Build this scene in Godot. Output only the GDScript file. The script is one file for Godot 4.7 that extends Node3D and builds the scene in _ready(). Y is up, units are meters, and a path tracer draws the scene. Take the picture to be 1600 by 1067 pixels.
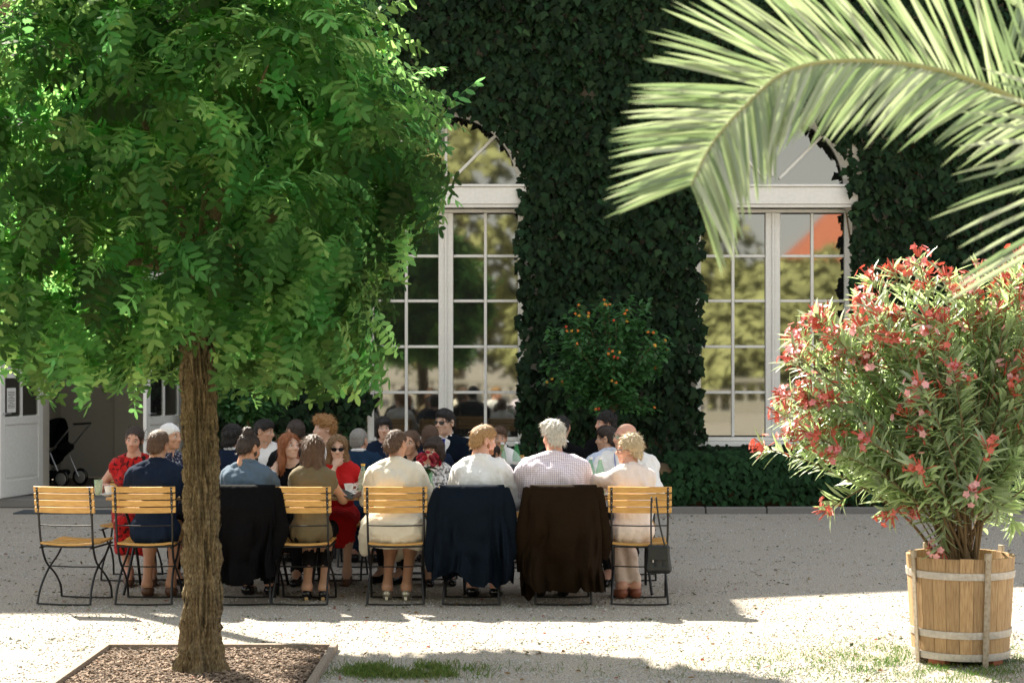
extends Node3D
# A long wedding table in a beer garden before an ivy-clad orangery.

const F := 2700.0      # focal length in pixels of the 1600 wide photograph
const EYE := 1.8
const WALL := 21.8     # distance of the facade
var rng := RandomNumberGenerator.new()
var M := {}
var used := {}
var noise := FastNoiseLite.new()

func at(px: float, py: float, d: float) -> Vector3:
	return Vector3((px - 800.0) / F * d, EYE - (py - 562.0) / F * d, -d)

func rf(a: float, b: float) -> float:
	return rng.randf_range(a, b)

# ------------------------------------------------------------------ nodes
func numbered(called: String) -> String:
	var n: int = used.get(called, -1) + 1
	used[called] = n
	return called if n == 0 else "%s_%03d" % [called, n]

func tag(o: Node, label: String, category := "", group := "", kind := "") -> Node:
	if label: o.set_meta("label", label)
	if category: o.set_meta("category", category)
	if group: o.set_meta("group", group)
	if kind: o.set_meta("kind", kind)
	return o

func thing(called: String, label: String, category: String, pos := Vector3.ZERO, turn := 0.0, group := "") -> Node3D:
	var o := Node3D.new()
	o.name = numbered(called)
	add_child(o)
	o.position = pos
	o.rotation.y = turn
	tag(o, label, category, group)
	return o

func part(parent: Node, called: String, mesh: Mesh, mat: Material, xf := Transform3D()) -> MeshInstance3D:
	var o := MeshInstance3D.new()
	o.mesh = mesh
	o.material_override = mat
	o.transform = xf
	if parent == self:
		o.name = numbered(called)
		add_child(o)
	else:
		var n := 0
		var nm := called
		while parent.has_node(NodePath(nm)):
			n += 1
			nm = "%s_%03d" % [called, n]
		o.name = nm
		parent.add_child(o)
	return o

# many pieces under one parent: a counter keeps the names cheap
func piece(parent: Node, called: String, n: int, mesh: Mesh, mat: Material, xf: Transform3D) -> MeshInstance3D:
	var o := MeshInstance3D.new()
	o.mesh = mesh
	o.material_override = mat
	o.transform = xf
	o.name = called if n == 0 else "%s_%03d" % [called, n]
	parent.add_child(o)
	return o

func scatter(parent: Node, called: String, mesh: Mesh, mat: Material, xfs: Array, cols := []) -> MultiMeshInstance3D:
	var mm := MultiMesh.new()
	mm.transform_format = MultiMesh.TRANSFORM_3D
	mm.use_colors = cols.size() > 0
	mm.mesh = mesh
	mm.instance_count = xfs.size()
	for i in xfs.size():
		mm.set_instance_transform(i, xfs[i])
		if cols: mm.set_instance_color(i, cols[i])
	var o := MultiMeshInstance3D.new()
	o.multimesh = mm
	o.material_override = mat
	if parent == self:
		o.name = numbered(called)
		add_child(o)
	else:
		var n := 0
		var nm := called
		while parent.has_node(NodePath(nm)):
			n += 1
			nm = "%s_%03d" % [called, n]
		o.name = nm
		parent.add_child(o)
	o.set_meta("kind", "stuff")
	return o

# ------------------------------------------------------------------ mesh building
class MB:
	var v := PackedVector3Array()
	var n := PackedVector3Array()
	var t := PackedVector2Array()
	var ix := PackedInt32Array()
	var white := false      # leaves: a plain vertex colour that copies are tinted with
	func vert(p: Vector3, nn := Vector3.ZERO, uv := Vector2.ZERO) -> int:
		v.append(p); n.append(nn); t.append(uv)
		return v.size() - 1
	func tri(a: int, b: int, c: int) -> void:
		ix.append(a); ix.append(b); ix.append(c)
	func quad(a: int, b: int, c: int, d: int) -> void:
		tri(a, b, c); tri(a, c, d)
	func flat(p: Array) -> void:   # a flat polygon (fan)
		var nn: Vector3 = (p[1] - p[0]).cross(p[2] - p[0]).normalized()
		var b := v.size()
		for q in p: vert(q, nn)
		for i in range(1, p.size() - 1): tri(b, b + i, b + i + 1)
	func tube(path: Array, rad: Array, sides := 8, caps := true, flatten := 1.0) -> void:
		var b := v.size()
		var up := Vector3(0.13, 0.31, 0.94)
		var m := path.size()
		for i in m:
			var dir: Vector3 = (path[mini(i + 1, m - 1)] - path[maxi(i - 1, 0)]).normalized()
			var x := up.cross(dir)
			if x.length() < 0.05: x = Vector3(1, 0.2, 0).cross(dir)
			x = x.normalized()
			var y := dir.cross(x)
			up = y
			var r: float = rad[mini(i, rad.size() - 1)]
			for s in sides:
				var a := TAU * s / sides
				var o := x * cos(a) + y * sin(a) * flatten
				vert(path[i] + o * r, (x * cos(a) + y * sin(a)).normalized(), Vector2(float(s) / sides, float(i)))
		for i in m - 1:
			for s in sides:
				var s2 := (s + 1) % sides
				quad(b + i * sides + s, b + i * sides + s2, b + (i + 1) * sides + s2, b + (i + 1) * sides + s)
		if caps:
			for e in [0, m - 1]:
				var dir: Vector3 = (path[0] - path[1]).normalized() if e == 0 else (path[m - 1] - path[m - 2]).normalized()
				var c := vert(path[e], dir)
				var first := v.size()
				for s in sides: vert(v[b + e * sides + s], dir)
				for s in sides: tri(c, first + s, first + (s + 1) % sides)
	func lathe(prof: Array, sides := 24, cen := Vector3.ZERO) -> void:   # prof: Vector2(radius, height)
		var b := v.size()
		var m := prof.size()
		for i in m:
			var dp: Vector2 = (prof[mini(i + 1, m - 1)] - prof[maxi(i - 1, 0)])
			var pn := Vector2(dp.y, -dp.x).normalized()
			for s in sides:
				var a := TAU * s / sides
				vert(cen + Vector3(prof[i].x * cos(a), prof[i].y, prof[i].x * sin(a)), Vector3(pn.x * cos(a), pn.y, pn.x * sin(a)), Vector2(float(s) / sides, float(i) / m))
		for i in m - 1:
			for s in sides:
				var s2 := (s + 1) % sides
				quad(b + i * sides + s, b + i * sides + s2, b + (i + 1) * sides + s2, b + (i + 1) * sides + s)
	func box(size: Vector3, xf := Transform3D(), bev := 0.003) -> void:
		var h := size / 2.0
		bev = minf(bev, minf(h.x, minf(h.y, h.z)) * 0.45)
		var ids := {}
		for sx in [-1, 1]:
			for sy in [-1, 1]:
				for sz in [-1, 1]:
					var c := Vector3(h.x * sx, h.y * sy, h.z * sz)
					var s3 := Vector3(sx, sy, sz)
					for ax in 3:
						var p := c - s3 * bev
						p[ax] = c[ax]
						var nn := Vector3.ZERO
						nn[ax] = s3[ax]
						ids[[sx, sy, sz, ax]] = vert(xf * p, (xf.basis * nn).normalized(), Vector2(p.x, p.y))
		for ax in 3:
			var u := (ax + 1) % 3
			var w := (ax + 2) % 3
			for s in [-1, 1]:
				var q := []
				for e in [[-1, -1], [1, -1], [1, 1], [-1, 1]]:
					var k := [0, 0, 0, ax]
					k[ax] = s; k[u] = e[0]; k[w] = e[1]
					q.append(ids[k])
				quad(q[0], q[1], q[2], q[3])
		for ax in 3:     # edges along ax
			var u := (ax + 1) % 3
			var w := (ax + 2) % 3
			for su in [-1, 1]:
				for sw in [-1, 1]:
					var q := []
					for e in [[-1, u], [1, u], [1, w], [-1, w]]:
						var k := [0, 0, 0, e[1]]
						k[ax] = e[0]; k[u] = su; k[w] = sw
						q.append(ids[k])
					quad(q[0], q[1], q[2], q[3])
		for sx in [-1, 1]:
			for sy in [-1, 1]:
				for sz in [-1, 1]:
					tri(ids[[sx, sy, sz, 0]], ids[[sx, sy, sz, 1]], ids[[sx, sy, sz, 2]])
	func ball(c: Vector3, r: Vector3, rings := 8, sides := 12) -> void:
		var b := v.size()
		for i in rings + 1:
			var th := PI * i / rings
			for s in sides:
				var a := TAU * s / sides
				var d := Vector3(sin(th) * cos(a), cos(th), sin(th) * sin(a))
				vert(c + d * r, (d / r).normalized())
		for i in rings:
			for s in sides:
				var s2 := (s + 1) % sides
				quad(b + i * sides + s, b + i * sides + s2, b + (i + 1) * sides + s2, b + (i + 1) * sides + s)
	func add(o: Array, xf: Transform3D) -> void:    # o = [verts, normals, indices]
		var b := v.size()
		var bs := xf.basis
		for i in o[0].size():
			vert(xf * o[0][i], (bs * o[1][i]).normalized())
		var q: PackedInt32Array = o[2]
		if bs.determinant() < 0.0:
			for i in range(0, q.size(), 3):
				ix.append(b + q[i]); ix.append(b + q[i + 2]); ix.append(b + q[i + 1])
		else:
			for i in q: ix.append(b + i)
	func smooth() -> void:
		for i in n.size(): n[i] = Vector3.ZERO
		for i in range(0, ix.size(), 3):
			var f := (v[ix[i + 2]] - v[ix[i]]).cross(v[ix[i + 1]] - v[ix[i]])
			n[ix[i]] += f; n[ix[i + 1]] += f; n[ix[i + 2]] += f
		for i in n.size(): n[i] = n[i].normalized()
	func done(fix := true) -> ArrayMesh:
		if fix:
			for i in range(0, ix.size(), 3):
				var f := (v[ix[i + 2]] - v[ix[i]]).cross(v[ix[i + 1]] - v[ix[i]])
				if f.dot(n[ix[i]] + n[ix[i + 1]] + n[ix[i + 2]]) < 0.0:
					var k := ix[i + 1]
					ix[i + 1] = ix[i + 2]
					ix[i + 2] = k
		var a := []
		a.resize(Mesh.ARRAY_MAX)
		a[Mesh.ARRAY_VERTEX] = v
		a[Mesh.ARRAY_NORMAL] = n
		a[Mesh.ARRAY_TEX_UV] = t
		a[Mesh.ARRAY_INDEX] = ix
		if white:
			var c := PackedColorArray()
			c.resize(v.size())
			c.fill(Color.WHITE)
			a[Mesh.ARRAY_COLOR] = c
		var me := ArrayMesh.new()
		me.add_surface_from_arrays(Mesh.PRIMITIVE_TRIANGLES, a)
		return me

var boxes := {}
func box_mesh(size: Vector3, bev := 0.003) -> ArrayMesh:
	var k := [size, bev]
	if not boxes.has(k):
		var b := MB.new()
		b.box(size, Transform3D(), bev)
		boxes[k] = b.done()
	return boxes[k]

func tube_mesh(path: Array, rad: Array, sides := 8, flatten := 1.0) -> ArrayMesh:
	var b := MB.new()
	b.tube(path, rad, sides, true, flatten)
	return b.done()

func lathe_mesh(prof: Array, sides := 24) -> ArrayMesh:
	var b := MB.new()
	b.lathe(prof, sides)
	return b.done()

func curve(p: Array, steps: int) -> Array:    # Catmull-Rom through points
	var out := []
	for i in p.size() - 1:
		var a: Vector3 = p[maxi(i - 1, 0)]
		var b: Vector3 = p[i]
		var c: Vector3 = p[i + 1]
		var d: Vector3 = p[mini(i + 2, p.size() - 1)]
		for s in steps:
			out.append(b.cubic_interpolate(c, a, d, float(s) / steps))
	out.append(p[-1])
	return out

func frame(y: Vector3, z: Vector3) -> Basis:   # y along, z roughly the normal
	y = y.normalized()
	var x := y.cross(z)
	if x.length() < 0.01: x = y.cross(Vector3(0.7, 0.2, 0.6))
	x = x.normalized()
	return Basis(x, y, x.cross(y))

# ------------------------------------------------------------------ smooth distance fields, meshed as surface nets
# prims: [0, a, b, ra, rb] tapered capsule; [1, centre, radii] ellipsoid. subs: [1, centre, radii] cut away; [3, normal, c] keep normal.p > c
func sdf(prims: Array, cell: float, kk: float, subs := []) -> Array:
	var lo := Vector3(1e9, 1e9, 1e9)
	var hi := -lo
	var boxed := []
	for q in prims:
		var l: Vector3
		var h: Vector3
		if q[0] == 0:
			var r := Vector3.ONE * maxf(q[3], q[4])
			l = q[1].min(q[2]) - r
			h = q[1].max(q[2]) + r
		else:
			l = q[1] - q[2]
			h = q[1] + q[2]
		boxed.append([l, h])
		lo = lo.min(l)
		hi = hi.max(h)
	var pad := cell * 2.0 + 2.0 / kk
	lo -= Vector3.ONE * pad
	hi += Vector3.ONE * pad
	var nx := int((hi.x - lo.x) / cell) + 2
	var ny := int((hi.y - lo.y) / cell) + 2
	var nz := int((hi.z - lo.z) / cell) + 2
	var sy := nx
	var sz := nx * ny
	var acc := PackedFloat32Array()
	acc.resize(nx * ny * nz)
	var most := 9.0 / kk
	for m in prims.size():
		var q: Array = prims[m]
		var l: Vector3 = ((boxed[m][0] - lo) - Vector3.ONE * pad) / cell
		var h: Vector3 = ((boxed[m][1] - lo) + Vector3.ONE * pad) / cell
		var x0 := maxi(int(l.x), 0)
		var x1 := mini(int(h.x) + 1, nx - 1)
		var y0 := maxi(int(l.y), 0)
		var y1 := mini(int(h.y) + 1, ny - 1)
		var z0 := maxi(int(l.z), 0)
		var z1 := mini(int(h.z) + 1, nz - 1)
		if q[0] == 0:
			var a: Vector3 = q[1]
			var ba: Vector3 = q[2] - a
			var ra: float = q[3]
			var dr: float = q[4] - ra
			var inv := 1.0 / maxf(ba.length_squared(), 1e-8)
			for z in range(z0, z1 + 1):
				for y in range(y0, y1 + 1):
					var i := z * sz + y * sy + x0
					var p := Vector3(lo.x + x0 * cell, lo.y + y * cell, lo.z + z * cell) - a
					for x in range(x0, x1 + 1):
						var t := clampf(p.dot(ba) * inv, 0.0, 1.0)
						var d := (p - ba * t).length() - ra - dr * t
						if d < most:
							acc[i] += exp(minf(-kk * d, 30.0))
						i += 1
						p.x += cell
		else:
			var c: Vector3 = q[1]
			var r: Vector3 = q[2]
			for z in range(z0, z1 + 1):
				for y in range(y0, y1 + 1):
					var i := z * sz + y * sy + x0
					var p := Vector3(lo.x + x0 * cell, lo.y + y * cell, lo.z + z * cell) - c
					for x in range(x0, x1 + 1):
						var e := p / r
						var k0 := e.length()
						var d := k0 * (k0 - 1.0) / maxf((e / r).length(), 1e-6)
						if d < most:
							acc[i] += exp(minf(-kk * d, 30.0))
						i += 1
						p.x += cell
	var f := acc
	for i in f.size():
		f[i] = most if f[i] < 1e-5 else -log(f[i]) / kk
	for q in subs:
		if q[0] == 1:
			var l: Vector3 = (q[1] - q[2] * 1.3 - lo) / cell
			var h: Vector3 = (q[1] + q[2] * 1.3 - lo) / cell
			for z in range(maxi(int(l.z), 0), mini(int(h.z) + 1, nz - 1) + 1):
				for y in range(maxi(int(l.y), 0), mini(int(h.y) + 1, ny - 1) + 1):
					for x in range(maxi(int(l.x), 0), mini(int(h.x) + 1, nx - 1) + 1):
						var e: Vector3 = (lo + Vector3(x, y, z) * cell - q[1]) / q[2]
						var k0 := e.length()
						var d: float = k0 * (k0 - 1.0) / maxf((e / q[2]).length(), 1e-6)
						var i := z * sz + y * sy + x
						f[i] = maxf(f[i], -d)
		else:
			var i := 0
			for z in nz:
				for y in ny:
					var g: float = q[2] - q[1].dot(lo + Vector3(0, y, z) * cell)
					var gx: float = -q[1].x * cell
					for x in nx:
						if f[i] < g: f[i] = g
						i += 1
						g += gx
	var vid := PackedInt32Array()
	vid.resize(f.size())
	vid.fill(-1)
	var V := PackedVector3Array()
	var I := PackedInt32Array()
	var offs := PackedInt32Array([0, 1, sy, sy + 1, sz, sz + 1, sz + sy, sz + sy + 1])
	var ea := PackedInt32Array([0, 2, 4, 6, 0, 1, 4, 5, 0, 1, 2, 3])
	var eb := PackedInt32Array([1, 3, 5, 7, 2, 3, 6, 7, 4, 5, 6, 7])
	var near := cell * 1.8
	for z in nz - 1:
		for y in ny - 1:
			var i := z * sz + y * sy - 1
			for x in nx - 1:
				i += 1
				var f0 := f[i]
				if f0 > near or f0 < -near: continue
				var s := 0
				for k in 8:
					if f[i + offs[k]] < 0.0: s += 1
				if s == 0 or s == 8: continue
				var p := Vector3.ZERO
				var cnt := 0
				for e in 12:
					var a := ea[e]
					var b := eb[e]
					var fa := f[i + offs[a]]
					var fb := f[i + offs[b]]
					if (fa < 0.0) == (fb < 0.0): continue
					var t := fa / (fa - fb)
					p += Vector3((a & 1) + ((b & 1) - (a & 1)) * t, ((a >> 1) & 1) + (((b >> 1) & 1) - ((a >> 1) & 1)) * t, (a >> 2) + ((b >> 2) - (a >> 2)) * t)
					cnt += 1
				vid[i] = V.size()
				V.append(lo + (Vector3(x, y, z) + p / cnt) * cell)
				if y > 0 and z > 0 and (f0 < 0.0) != (f[i + 1] < 0.0):
					net(I, vid[i], vid[i - sy], vid[i - sy - sz], vid[i - sz], f0 < 0.0)
				if x > 0 and z > 0 and (f0 < 0.0) != (f[i + sy] < 0.0):
					net(I, vid[i], vid[i - sz], vid[i - sz - 1], vid[i - 1], f0 < 0.0)
				if x > 0 and y > 0 and (f0 < 0.0) != (f[i + sz] < 0.0):
					net(I, vid[i], vid[i - 1], vid[i - 1 - sy], vid[i - sy], f0 < 0.0)
	return [V, normals(V, I), I]

func net(I: PackedInt32Array, a: int, b: int, c: int, d: int, inside: bool) -> void:
	if a < 0 or b < 0 or c < 0 or d < 0: return
	if inside:
		I.append_array(PackedInt32Array([a, c, b, a, d, c]))
	else:
		I.append_array(PackedInt32Array([a, b, c, a, c, d]))

func normals(V: PackedVector3Array, I: PackedInt32Array) -> PackedVector3Array:
	var N := PackedVector3Array()
	N.resize(V.size())
	for i in range(0, I.size(), 3):
		var a := I[i]
		var b := I[i + 1]
		var c := I[i + 2]
		var q := (V[c] - V[a]).cross(V[b] - V[a])
		N[a] += q
		N[b] += q
		N[c] += q
	for i in N.size(): N[i] = N[i].normalized()
	return N

func ruffle(o: Array, amp: float, scale: Vector3) -> Array:     # folds: move the surface along its normal
	var V: PackedVector3Array = o[0]
	var N: PackedVector3Array = o[1]
	for i in V.size():
		var p := V[i] * scale
		var q := noise.get_noise_3d(p.x, p.y, p.z)
		V[i] += N[i] * (absf(q) * 2.0 + q * .8 - 0.4) * amp
	return [V, normals(V, o[2]), o[2]]

func from_sdf(o: Array) -> ArrayMesh:
	var b := MB.new()
	b.v = o[0]
	b.n = o[1]
	b.ix = o[2]
	b.t.resize(b.v.size())
	return b.done(false)
# ------------------------------------------------------------------ materials
func lin(r: float, g: float, b: float) -> Color:
	return Color(r, g, b).linear_to_srgb()

func noise_image(size: int, freq: float, oct: int, type := FastNoiseLite.TYPE_SIMPLEX_SMOOTH, sd := 1, fract := FastNoiseLite.FRACTAL_FBM) -> Image:
	var n := FastNoiseLite.new()
	n.seed = sd
	n.noise_type = type
	n.frequency = freq
	n.fractal_type = fract if oct > 1 else FastNoiseLite.FRACTAL_NONE
	n.fractal_octaves = oct
	return n.get_seamless_image(size, size, false, false, 0.15)

func ramp(im: Image, stops: Array) -> ImageTexture:     # grey picture to colours: stops [position, Color (linear)]
	var g := Gradient.new()
	var offs := PackedFloat32Array()
	var cols := PackedColorArray()
	for s in stops:
		offs.append(s[0])
		cols.append(s[1].linear_to_srgb())
	g.offsets = offs
	g.colors = cols
	var lut := []
	for i in 256: lut.append(g.sample(i / 255.0))
	var src := im.duplicate()
	src.convert(Image.FORMAT_L8)
	var d: PackedByteArray = src.get_data()
	var o := PackedByteArray()
	o.resize(d.size() * 3)
	for i in d.size():
		var c: Color = lut[d[i]]
		o[i * 3] = c.r8
		o[i * 3 + 1] = c.g8
		o[i * 3 + 2] = c.b8
	return ImageTexture.create_from_image(Image.create_from_data(im.get_width(), im.get_height(), false, Image.FORMAT_RGB8, o))

func mat(c: Color, rough := 0.8, metal := 0.0) -> StandardMaterial3D:
	var m := StandardMaterial3D.new()
	m.albedo_color = c.linear_to_srgb()
	m.roughness = rough
	m.metallic = metal
	m.cull_mode = BaseMaterial3D.CULL_DISABLED
	return m

func tri_tex(m: StandardMaterial3D, tex: Texture2D, scale: Vector3, world := false) -> StandardMaterial3D:
	m.albedo_texture = tex
	m.uv1_triplanar = true
	m.uv1_world_triplanar = world
	m.uv1_scale = scale
	return m

func bump(m: StandardMaterial3D, tex: Texture2D, depth: float) -> StandardMaterial3D:
	m.heightmap_enabled = true
	m.heightmap_texture = tex
	m.heightmap_scale = depth
	return m

func fabric(c: Color, rough := 0.9) -> StandardMaterial3D:
	var m := mat(c, rough)
	m.uv1_triplanar = true
	m.uv1_scale = Vector3.ONE * 3.0
	bump(m, M.weave_tex, 0.35)
	m.rim_enabled = true
	m.rim = 0.2 if c.get_luminance() > .05 else 0.0
	m.metallic_specular = 0.35 if c.get_luminance() > .05 else 0.2
	m.rim_tint = 0.6
	return m

func patterned(tex: Texture2D, scale: float) -> StandardMaterial3D:
	var m := fabric(Color(1, 1, 1))
	m.albedo_color = Color.WHITE
	m.albedo_texture = tex
	m.uv1_scale = Vector3.ONE * scale
	m.heightmap_enabled = false
	return m

func leafy(c: Color, back: Color, rough := 0.45) -> StandardMaterial3D:
	var m := mat(c, rough)
	m.vertex_color_use_as_albedo = true
	m.backlight_enabled = true
	m.backlight = back
	return m

func materials() -> void:
	noise.seed = 7
	noise.frequency = 1.0
	noise.fractal_type = FastNoiseLite.FRACTAL_FBM
	noise.fractal_octaves = 3
	var grain := noise_image(256, 0.02, 4, FastNoiseLite.TYPE_SIMPLEX_SMOOTH, 3)
	var cloth := noise_image(256, 0.03, 4, FastNoiseLite.TYPE_SIMPLEX_SMOOTH, 5)
	M.weave_tex = ImageTexture.create_from_image(cloth)
	M.grain_tex = ImageTexture.create_from_image(grain)
	# gravel
	var cells := noise_image(1024, 0.045, 1, FastNoiseLite.TYPE_CELLULAR, 11)
	var fine := noise_image(1024, 0.09, 3, FastNoiseLite.TYPE_SIMPLEX_SMOOTH, 12)
	var g := mat(Color(1, 1, 1), 0.95)
	tri_tex(g, ramp(fine, [[0.0, Color(0.08, 0.066, 0.048)], [0.36, Color(0.31, 0.272, 0.22)], [0.62, Color(0.43, 0.385, 0.325)], [1.0, Color(0.6, 0.555, 0.49)]]), Vector3.ONE * 0.71, true)
	bump(g, ImageTexture.create_from_image(cells), 1.2)
	M.gravel = g
	M.pebble = mat(Color(1, 1, 1), 0.9)
	M.pebble.vertex_color_use_as_albedo = true
	M.mulch = mat(Color(1, 1, 1), 0.95)
	M.mulch.vertex_color_use_as_albedo = true
	M.soil = tri_tex(mat(Color(1, 1, 1), 1.0), ramp(fine, [[0.0, Color(0.05, 0.038, 0.028)], [1.0, Color(0.19, 0.14, 0.1)]]), Vector3.ONE * 1.3, true)
	# wood
	M.slat = []
	for i in 3:
		var k: float = [1.0, 0.88, 1.1][i]
		var w := tri_tex(mat(Color(1, 1, 1), 0.45), ramp(grain, [[0.0, Color(0.40, 0.19, 0.045) * k], [0.5, Color(0.60, 0.335, 0.09) * k], [1.0, Color(0.70, 0.43, 0.14) * k]]), Vector3(1.3, 22, 22))
		M.slat.append(bump(w, M.grain_tex, 0.06))
	M.table_wood = bump(tri_tex(mat(Color(1, 1, 1), 0.5), ramp(grain, [[0.0, Color(0.38, 0.22, 0.09)], [1.0, Color(0.66, 0.46, 0.24)]]), Vector3(1.2, 18, 18)), M.grain_tex, 0.05)
	M.stave = []
	for i in 5:
		var k: float = [1.0, 0.8, 1.12, 0.9, 1.04][i]
		M.stave.append(bump(tri_tex(mat(Color(1, 1, 1), 0.75), ramp(grain, [[0.0, Color(0.21, 0.115, 0.05) * k], [0.45, Color(0.41, 0.26, 0.125) * k], [1.0, Color(0.53, 0.37, 0.2) * k]]), Vector3(16, 1.1 + 0.1 * i, 16)), M.grain_tex, 0.12))
	M.timber = bump(tri_tex(mat(Color(1, 1, 1), 0.9), ramp(grain, [[0.0, Color(0.16, 0.12, 0.09)], [1.0, Color(0.4, 0.34, 0.28)]]), Vector3(9, 9, 9)), M.grain_tex, 0.2)
	M.hoop = tri_tex(mat(Color(1, 1, 1), 0.5, 0.35), ramp(grain, [[0.0, Color(0.36, 0.32, 0.27)], [1.0, Color(0.6, 0.57, 0.52)]]), Vector3.ONE * 6)
	M.strap = tri_tex(mat(Color(1, 1, 1), 0.6, 0.2), ramp(grain, [[0.0, Color(0.17, 0.12, 0.07)], [0.4, Color(0.35, 0.29, 0.21)], [1.0, Color(0.45, 0.39, 0.3)]]), Vector3.ONE * 5)
	M.bark = tri_tex(mat(Color(1, 1, 1), 0.95), ramp(noise_image(512, 0.03, 5, FastNoiseLite.TYPE_SIMPLEX_SMOOTH, 21), [[0.0, Color(0.04, 0.028, 0.015)], [0.42, Color(0.13, 0.09, 0.045)], [0.62, Color(0.21, 0.16, 0.085)], [1.0, Color(0.36, 0.32, 0.2)]]), Vector3(7, 2.2, 7))
	bump(M.bark, M.grain_tex, 0.8)
	M.twig = bump(mat(Color(0.16, 0.105, 0.05), 0.85), M.grain_tex, 0.1)
	M.iron = mat(Color(0.012, 0.012, 0.013), 0.42, 0.2)
	M.steel = mat(Color(0.55, 0.55, 0.56), 0.3, 1.0)
	# building
	M.plaster = bump(tri_tex(mat(Color(1, 1, 1), 0.9), ramp(fine, [[0.0, Color(0.25, 0.23, 0.19)], [1.0, Color(0.36, 0.34, 0.29)]]), Vector3.ONE * 0.5, true), M.weave_tex, 0.2)
	M.plaster_pale = bump(tri_tex(mat(Color(1, 1, 1), 0.9), ramp(fine, [[0.0, Color(0.6, 0.56, 0.47)], [1.0, Color(0.74, 0.7, 0.62)]]), Vector3.ONE * 0.5, true), M.weave_tex, 0.2)
	M.room = bump(mat(Color(0.46, 0.43, 0.37), 0.9), M.weave_tex, 0.2)
	M.dark_floor = mat(Color(0.06, 0.05, 0.042), 0.7)
	M.white = bump(tri_tex(mat(Color(1, 1, 1), 0.45), ramp(grain, [[0.0, Color(0.72, 0.71, 0.67)], [1.0, Color(0.82, 0.81, 0.78)]]), Vector3(3, 3, 3)), M.grain_tex, 0.03)
	M.glass = mat(Color(0.25, 0.255, 0.235), 0.03, 0.95)
	M.step = tri_tex(mat(Color(1, 1, 1), 0.85), ramp(fine, [[0.0, Color(0.13, 0.12, 0.11)], [1.0, Color(0.25, 0.24, 0.22)]]), Vector3.ONE * 0.8, true)
	M.roof = tri_tex(mat(Color(1, 1, 1), 0.8), ramp(grain, [[0.0, Color(0.3, 0.08, 0.04)], [1.0, Color(0.55, 0.19, 0.1)]]), Vector3.ONE * 0.8, true)
	# leaves
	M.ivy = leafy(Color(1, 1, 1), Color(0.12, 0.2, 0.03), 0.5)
	M.robinia = leafy(Color(1, 1, 1), Color(1.3, 1.32, 1.12), 0.42)
	M.ivy.metallic_specular = 0.19
	M.robinia.metallic_specular = 0.4
	M.robinia_part = []
	for c in [Color(0.165, 0.345, 0.15), Color(0.21, 0.4, 0.18), Color(0.125, 0.27, 0.12), Color(0.3, 0.49, 0.22)]:
		var m := leafy(c, Color(1.3, 1.32, 1.12), 0.42)
		m.metallic_specular = 0.4
		M.robinia_part.append(m)
	M.ivy_part = []
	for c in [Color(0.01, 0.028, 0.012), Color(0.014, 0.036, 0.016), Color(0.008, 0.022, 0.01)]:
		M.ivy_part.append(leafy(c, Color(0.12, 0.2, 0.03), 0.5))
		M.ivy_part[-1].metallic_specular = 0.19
	M.oleander = leafy(Color(1, 1, 1), Color(1.0, 1.07, 0.82), 0.32)
	M.oleander_part = []
	for c in [Color(0.42, 0.48, 0.37), Color(0.5, 0.55, 0.46), Color(0.33, 0.4, 0.28)]:
		M.oleander_part.append(leafy(c, Color(1.0, 1.07, 0.82), 0.32))
	M.petal = leafy(Color(1, 1, 1), Color(0.8, 0.35, 0.3), 0.6)
	M.palm = []
	for c in [Color(0.32, 0.37, 0.25), Color(0.4, 0.44, 0.32), Color(0.24, 0.3, 0.19), Color(0.5, 0.52, 0.43)]:
		M.palm.append(leafy(c, Color(0.88, 0.95, 0.76), 0.3))
	M.palm_rib = mat(Color(0.3, 0.3, 0.12), 0.5)
	M.grass = leafy(Color(1, 1, 1), Color(0.5, 0.8, 0.2), 0.6)
	# glass and tableware
	var gl := mat(Color(0.12, 0.42, 0.2, 0.15), 0.03)
	gl.albedo_color = Color(0.35, 0.72, 0.45, 0.35)
	gl.transparency = BaseMaterial3D.TRANSPARENCY_ALPHA
	gl.roughness = 0.3
	M.green_glass = gl
	var cl := mat(Color(0.7, 0.75, 0.7), 0.3)
	cl.albedo_color = Color(0.75, 0.85, 0.75, 0.35)
	cl.transparency = BaseMaterial3D.TRANSPARENCY_ALPHA
	M.clear_glass = cl
	M.china = mat(Color(0.8, 0.79, 0.76), 0.2)
	M.paper = mat(Color(0.78, 0.77, 0.74), 0.8)
	# skins
	M.skin = []
	for c in [Color(0.52, 0.30, 0.20), Color(0.60, 0.38, 0.28), Color(0.45, 0.24, 0.15), Color(0.57, 0.31, 0.22)]:
		var s := mat(c, 0.5)
		s.subsurf_scatter_enabled = true
		s.subsurf_scatter_strength = 0.15
		M.skin.append(s)
	M.lips = mat(Color(0.42, 0.13, 0.11), 0.5)
	M.eye_white = mat(Color(0.6, 0.57, 0.54), 0.25)
	M.iris = mat(Color(0.03, 0.022, 0.016), 0.2)
	M.lens = mat(Color(0.008, 0.008, 0.009), 0.08)
	M.hair = {}
	var strands := noise_image(256, 0.03, 4, FastNoiseLite.TYPE_SIMPLEX_SMOOTH, 31)
	M.strand_tex = ImageTexture.create_from_image(strands)
	for h in [["black", Color(0.012, 0.009, 0.008)], ["dark", Color(0.035, 0.02, 0.013)], ["brown", Color(0.1, 0.052, 0.027)], ["chestnut", Color(0.17, 0.062, 0.028)], ["red", Color(0.33, 0.115, 0.04)], ["ginger", Color(0.42, 0.22, 0.08)], ["blond", Color(0.4, 0.235, 0.095)], ["pale", Color(0.62, 0.5, 0.33)], ["grey", Color(0.3, 0.285, 0.26)], ["white", Color(0.66, 0.62, 0.54)], ["beard", Color(0.35, 0.14, 0.06)], ["lightbrown", Color(0.25, 0.15, 0.07)]]:
		var c: Color = h[1]
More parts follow.
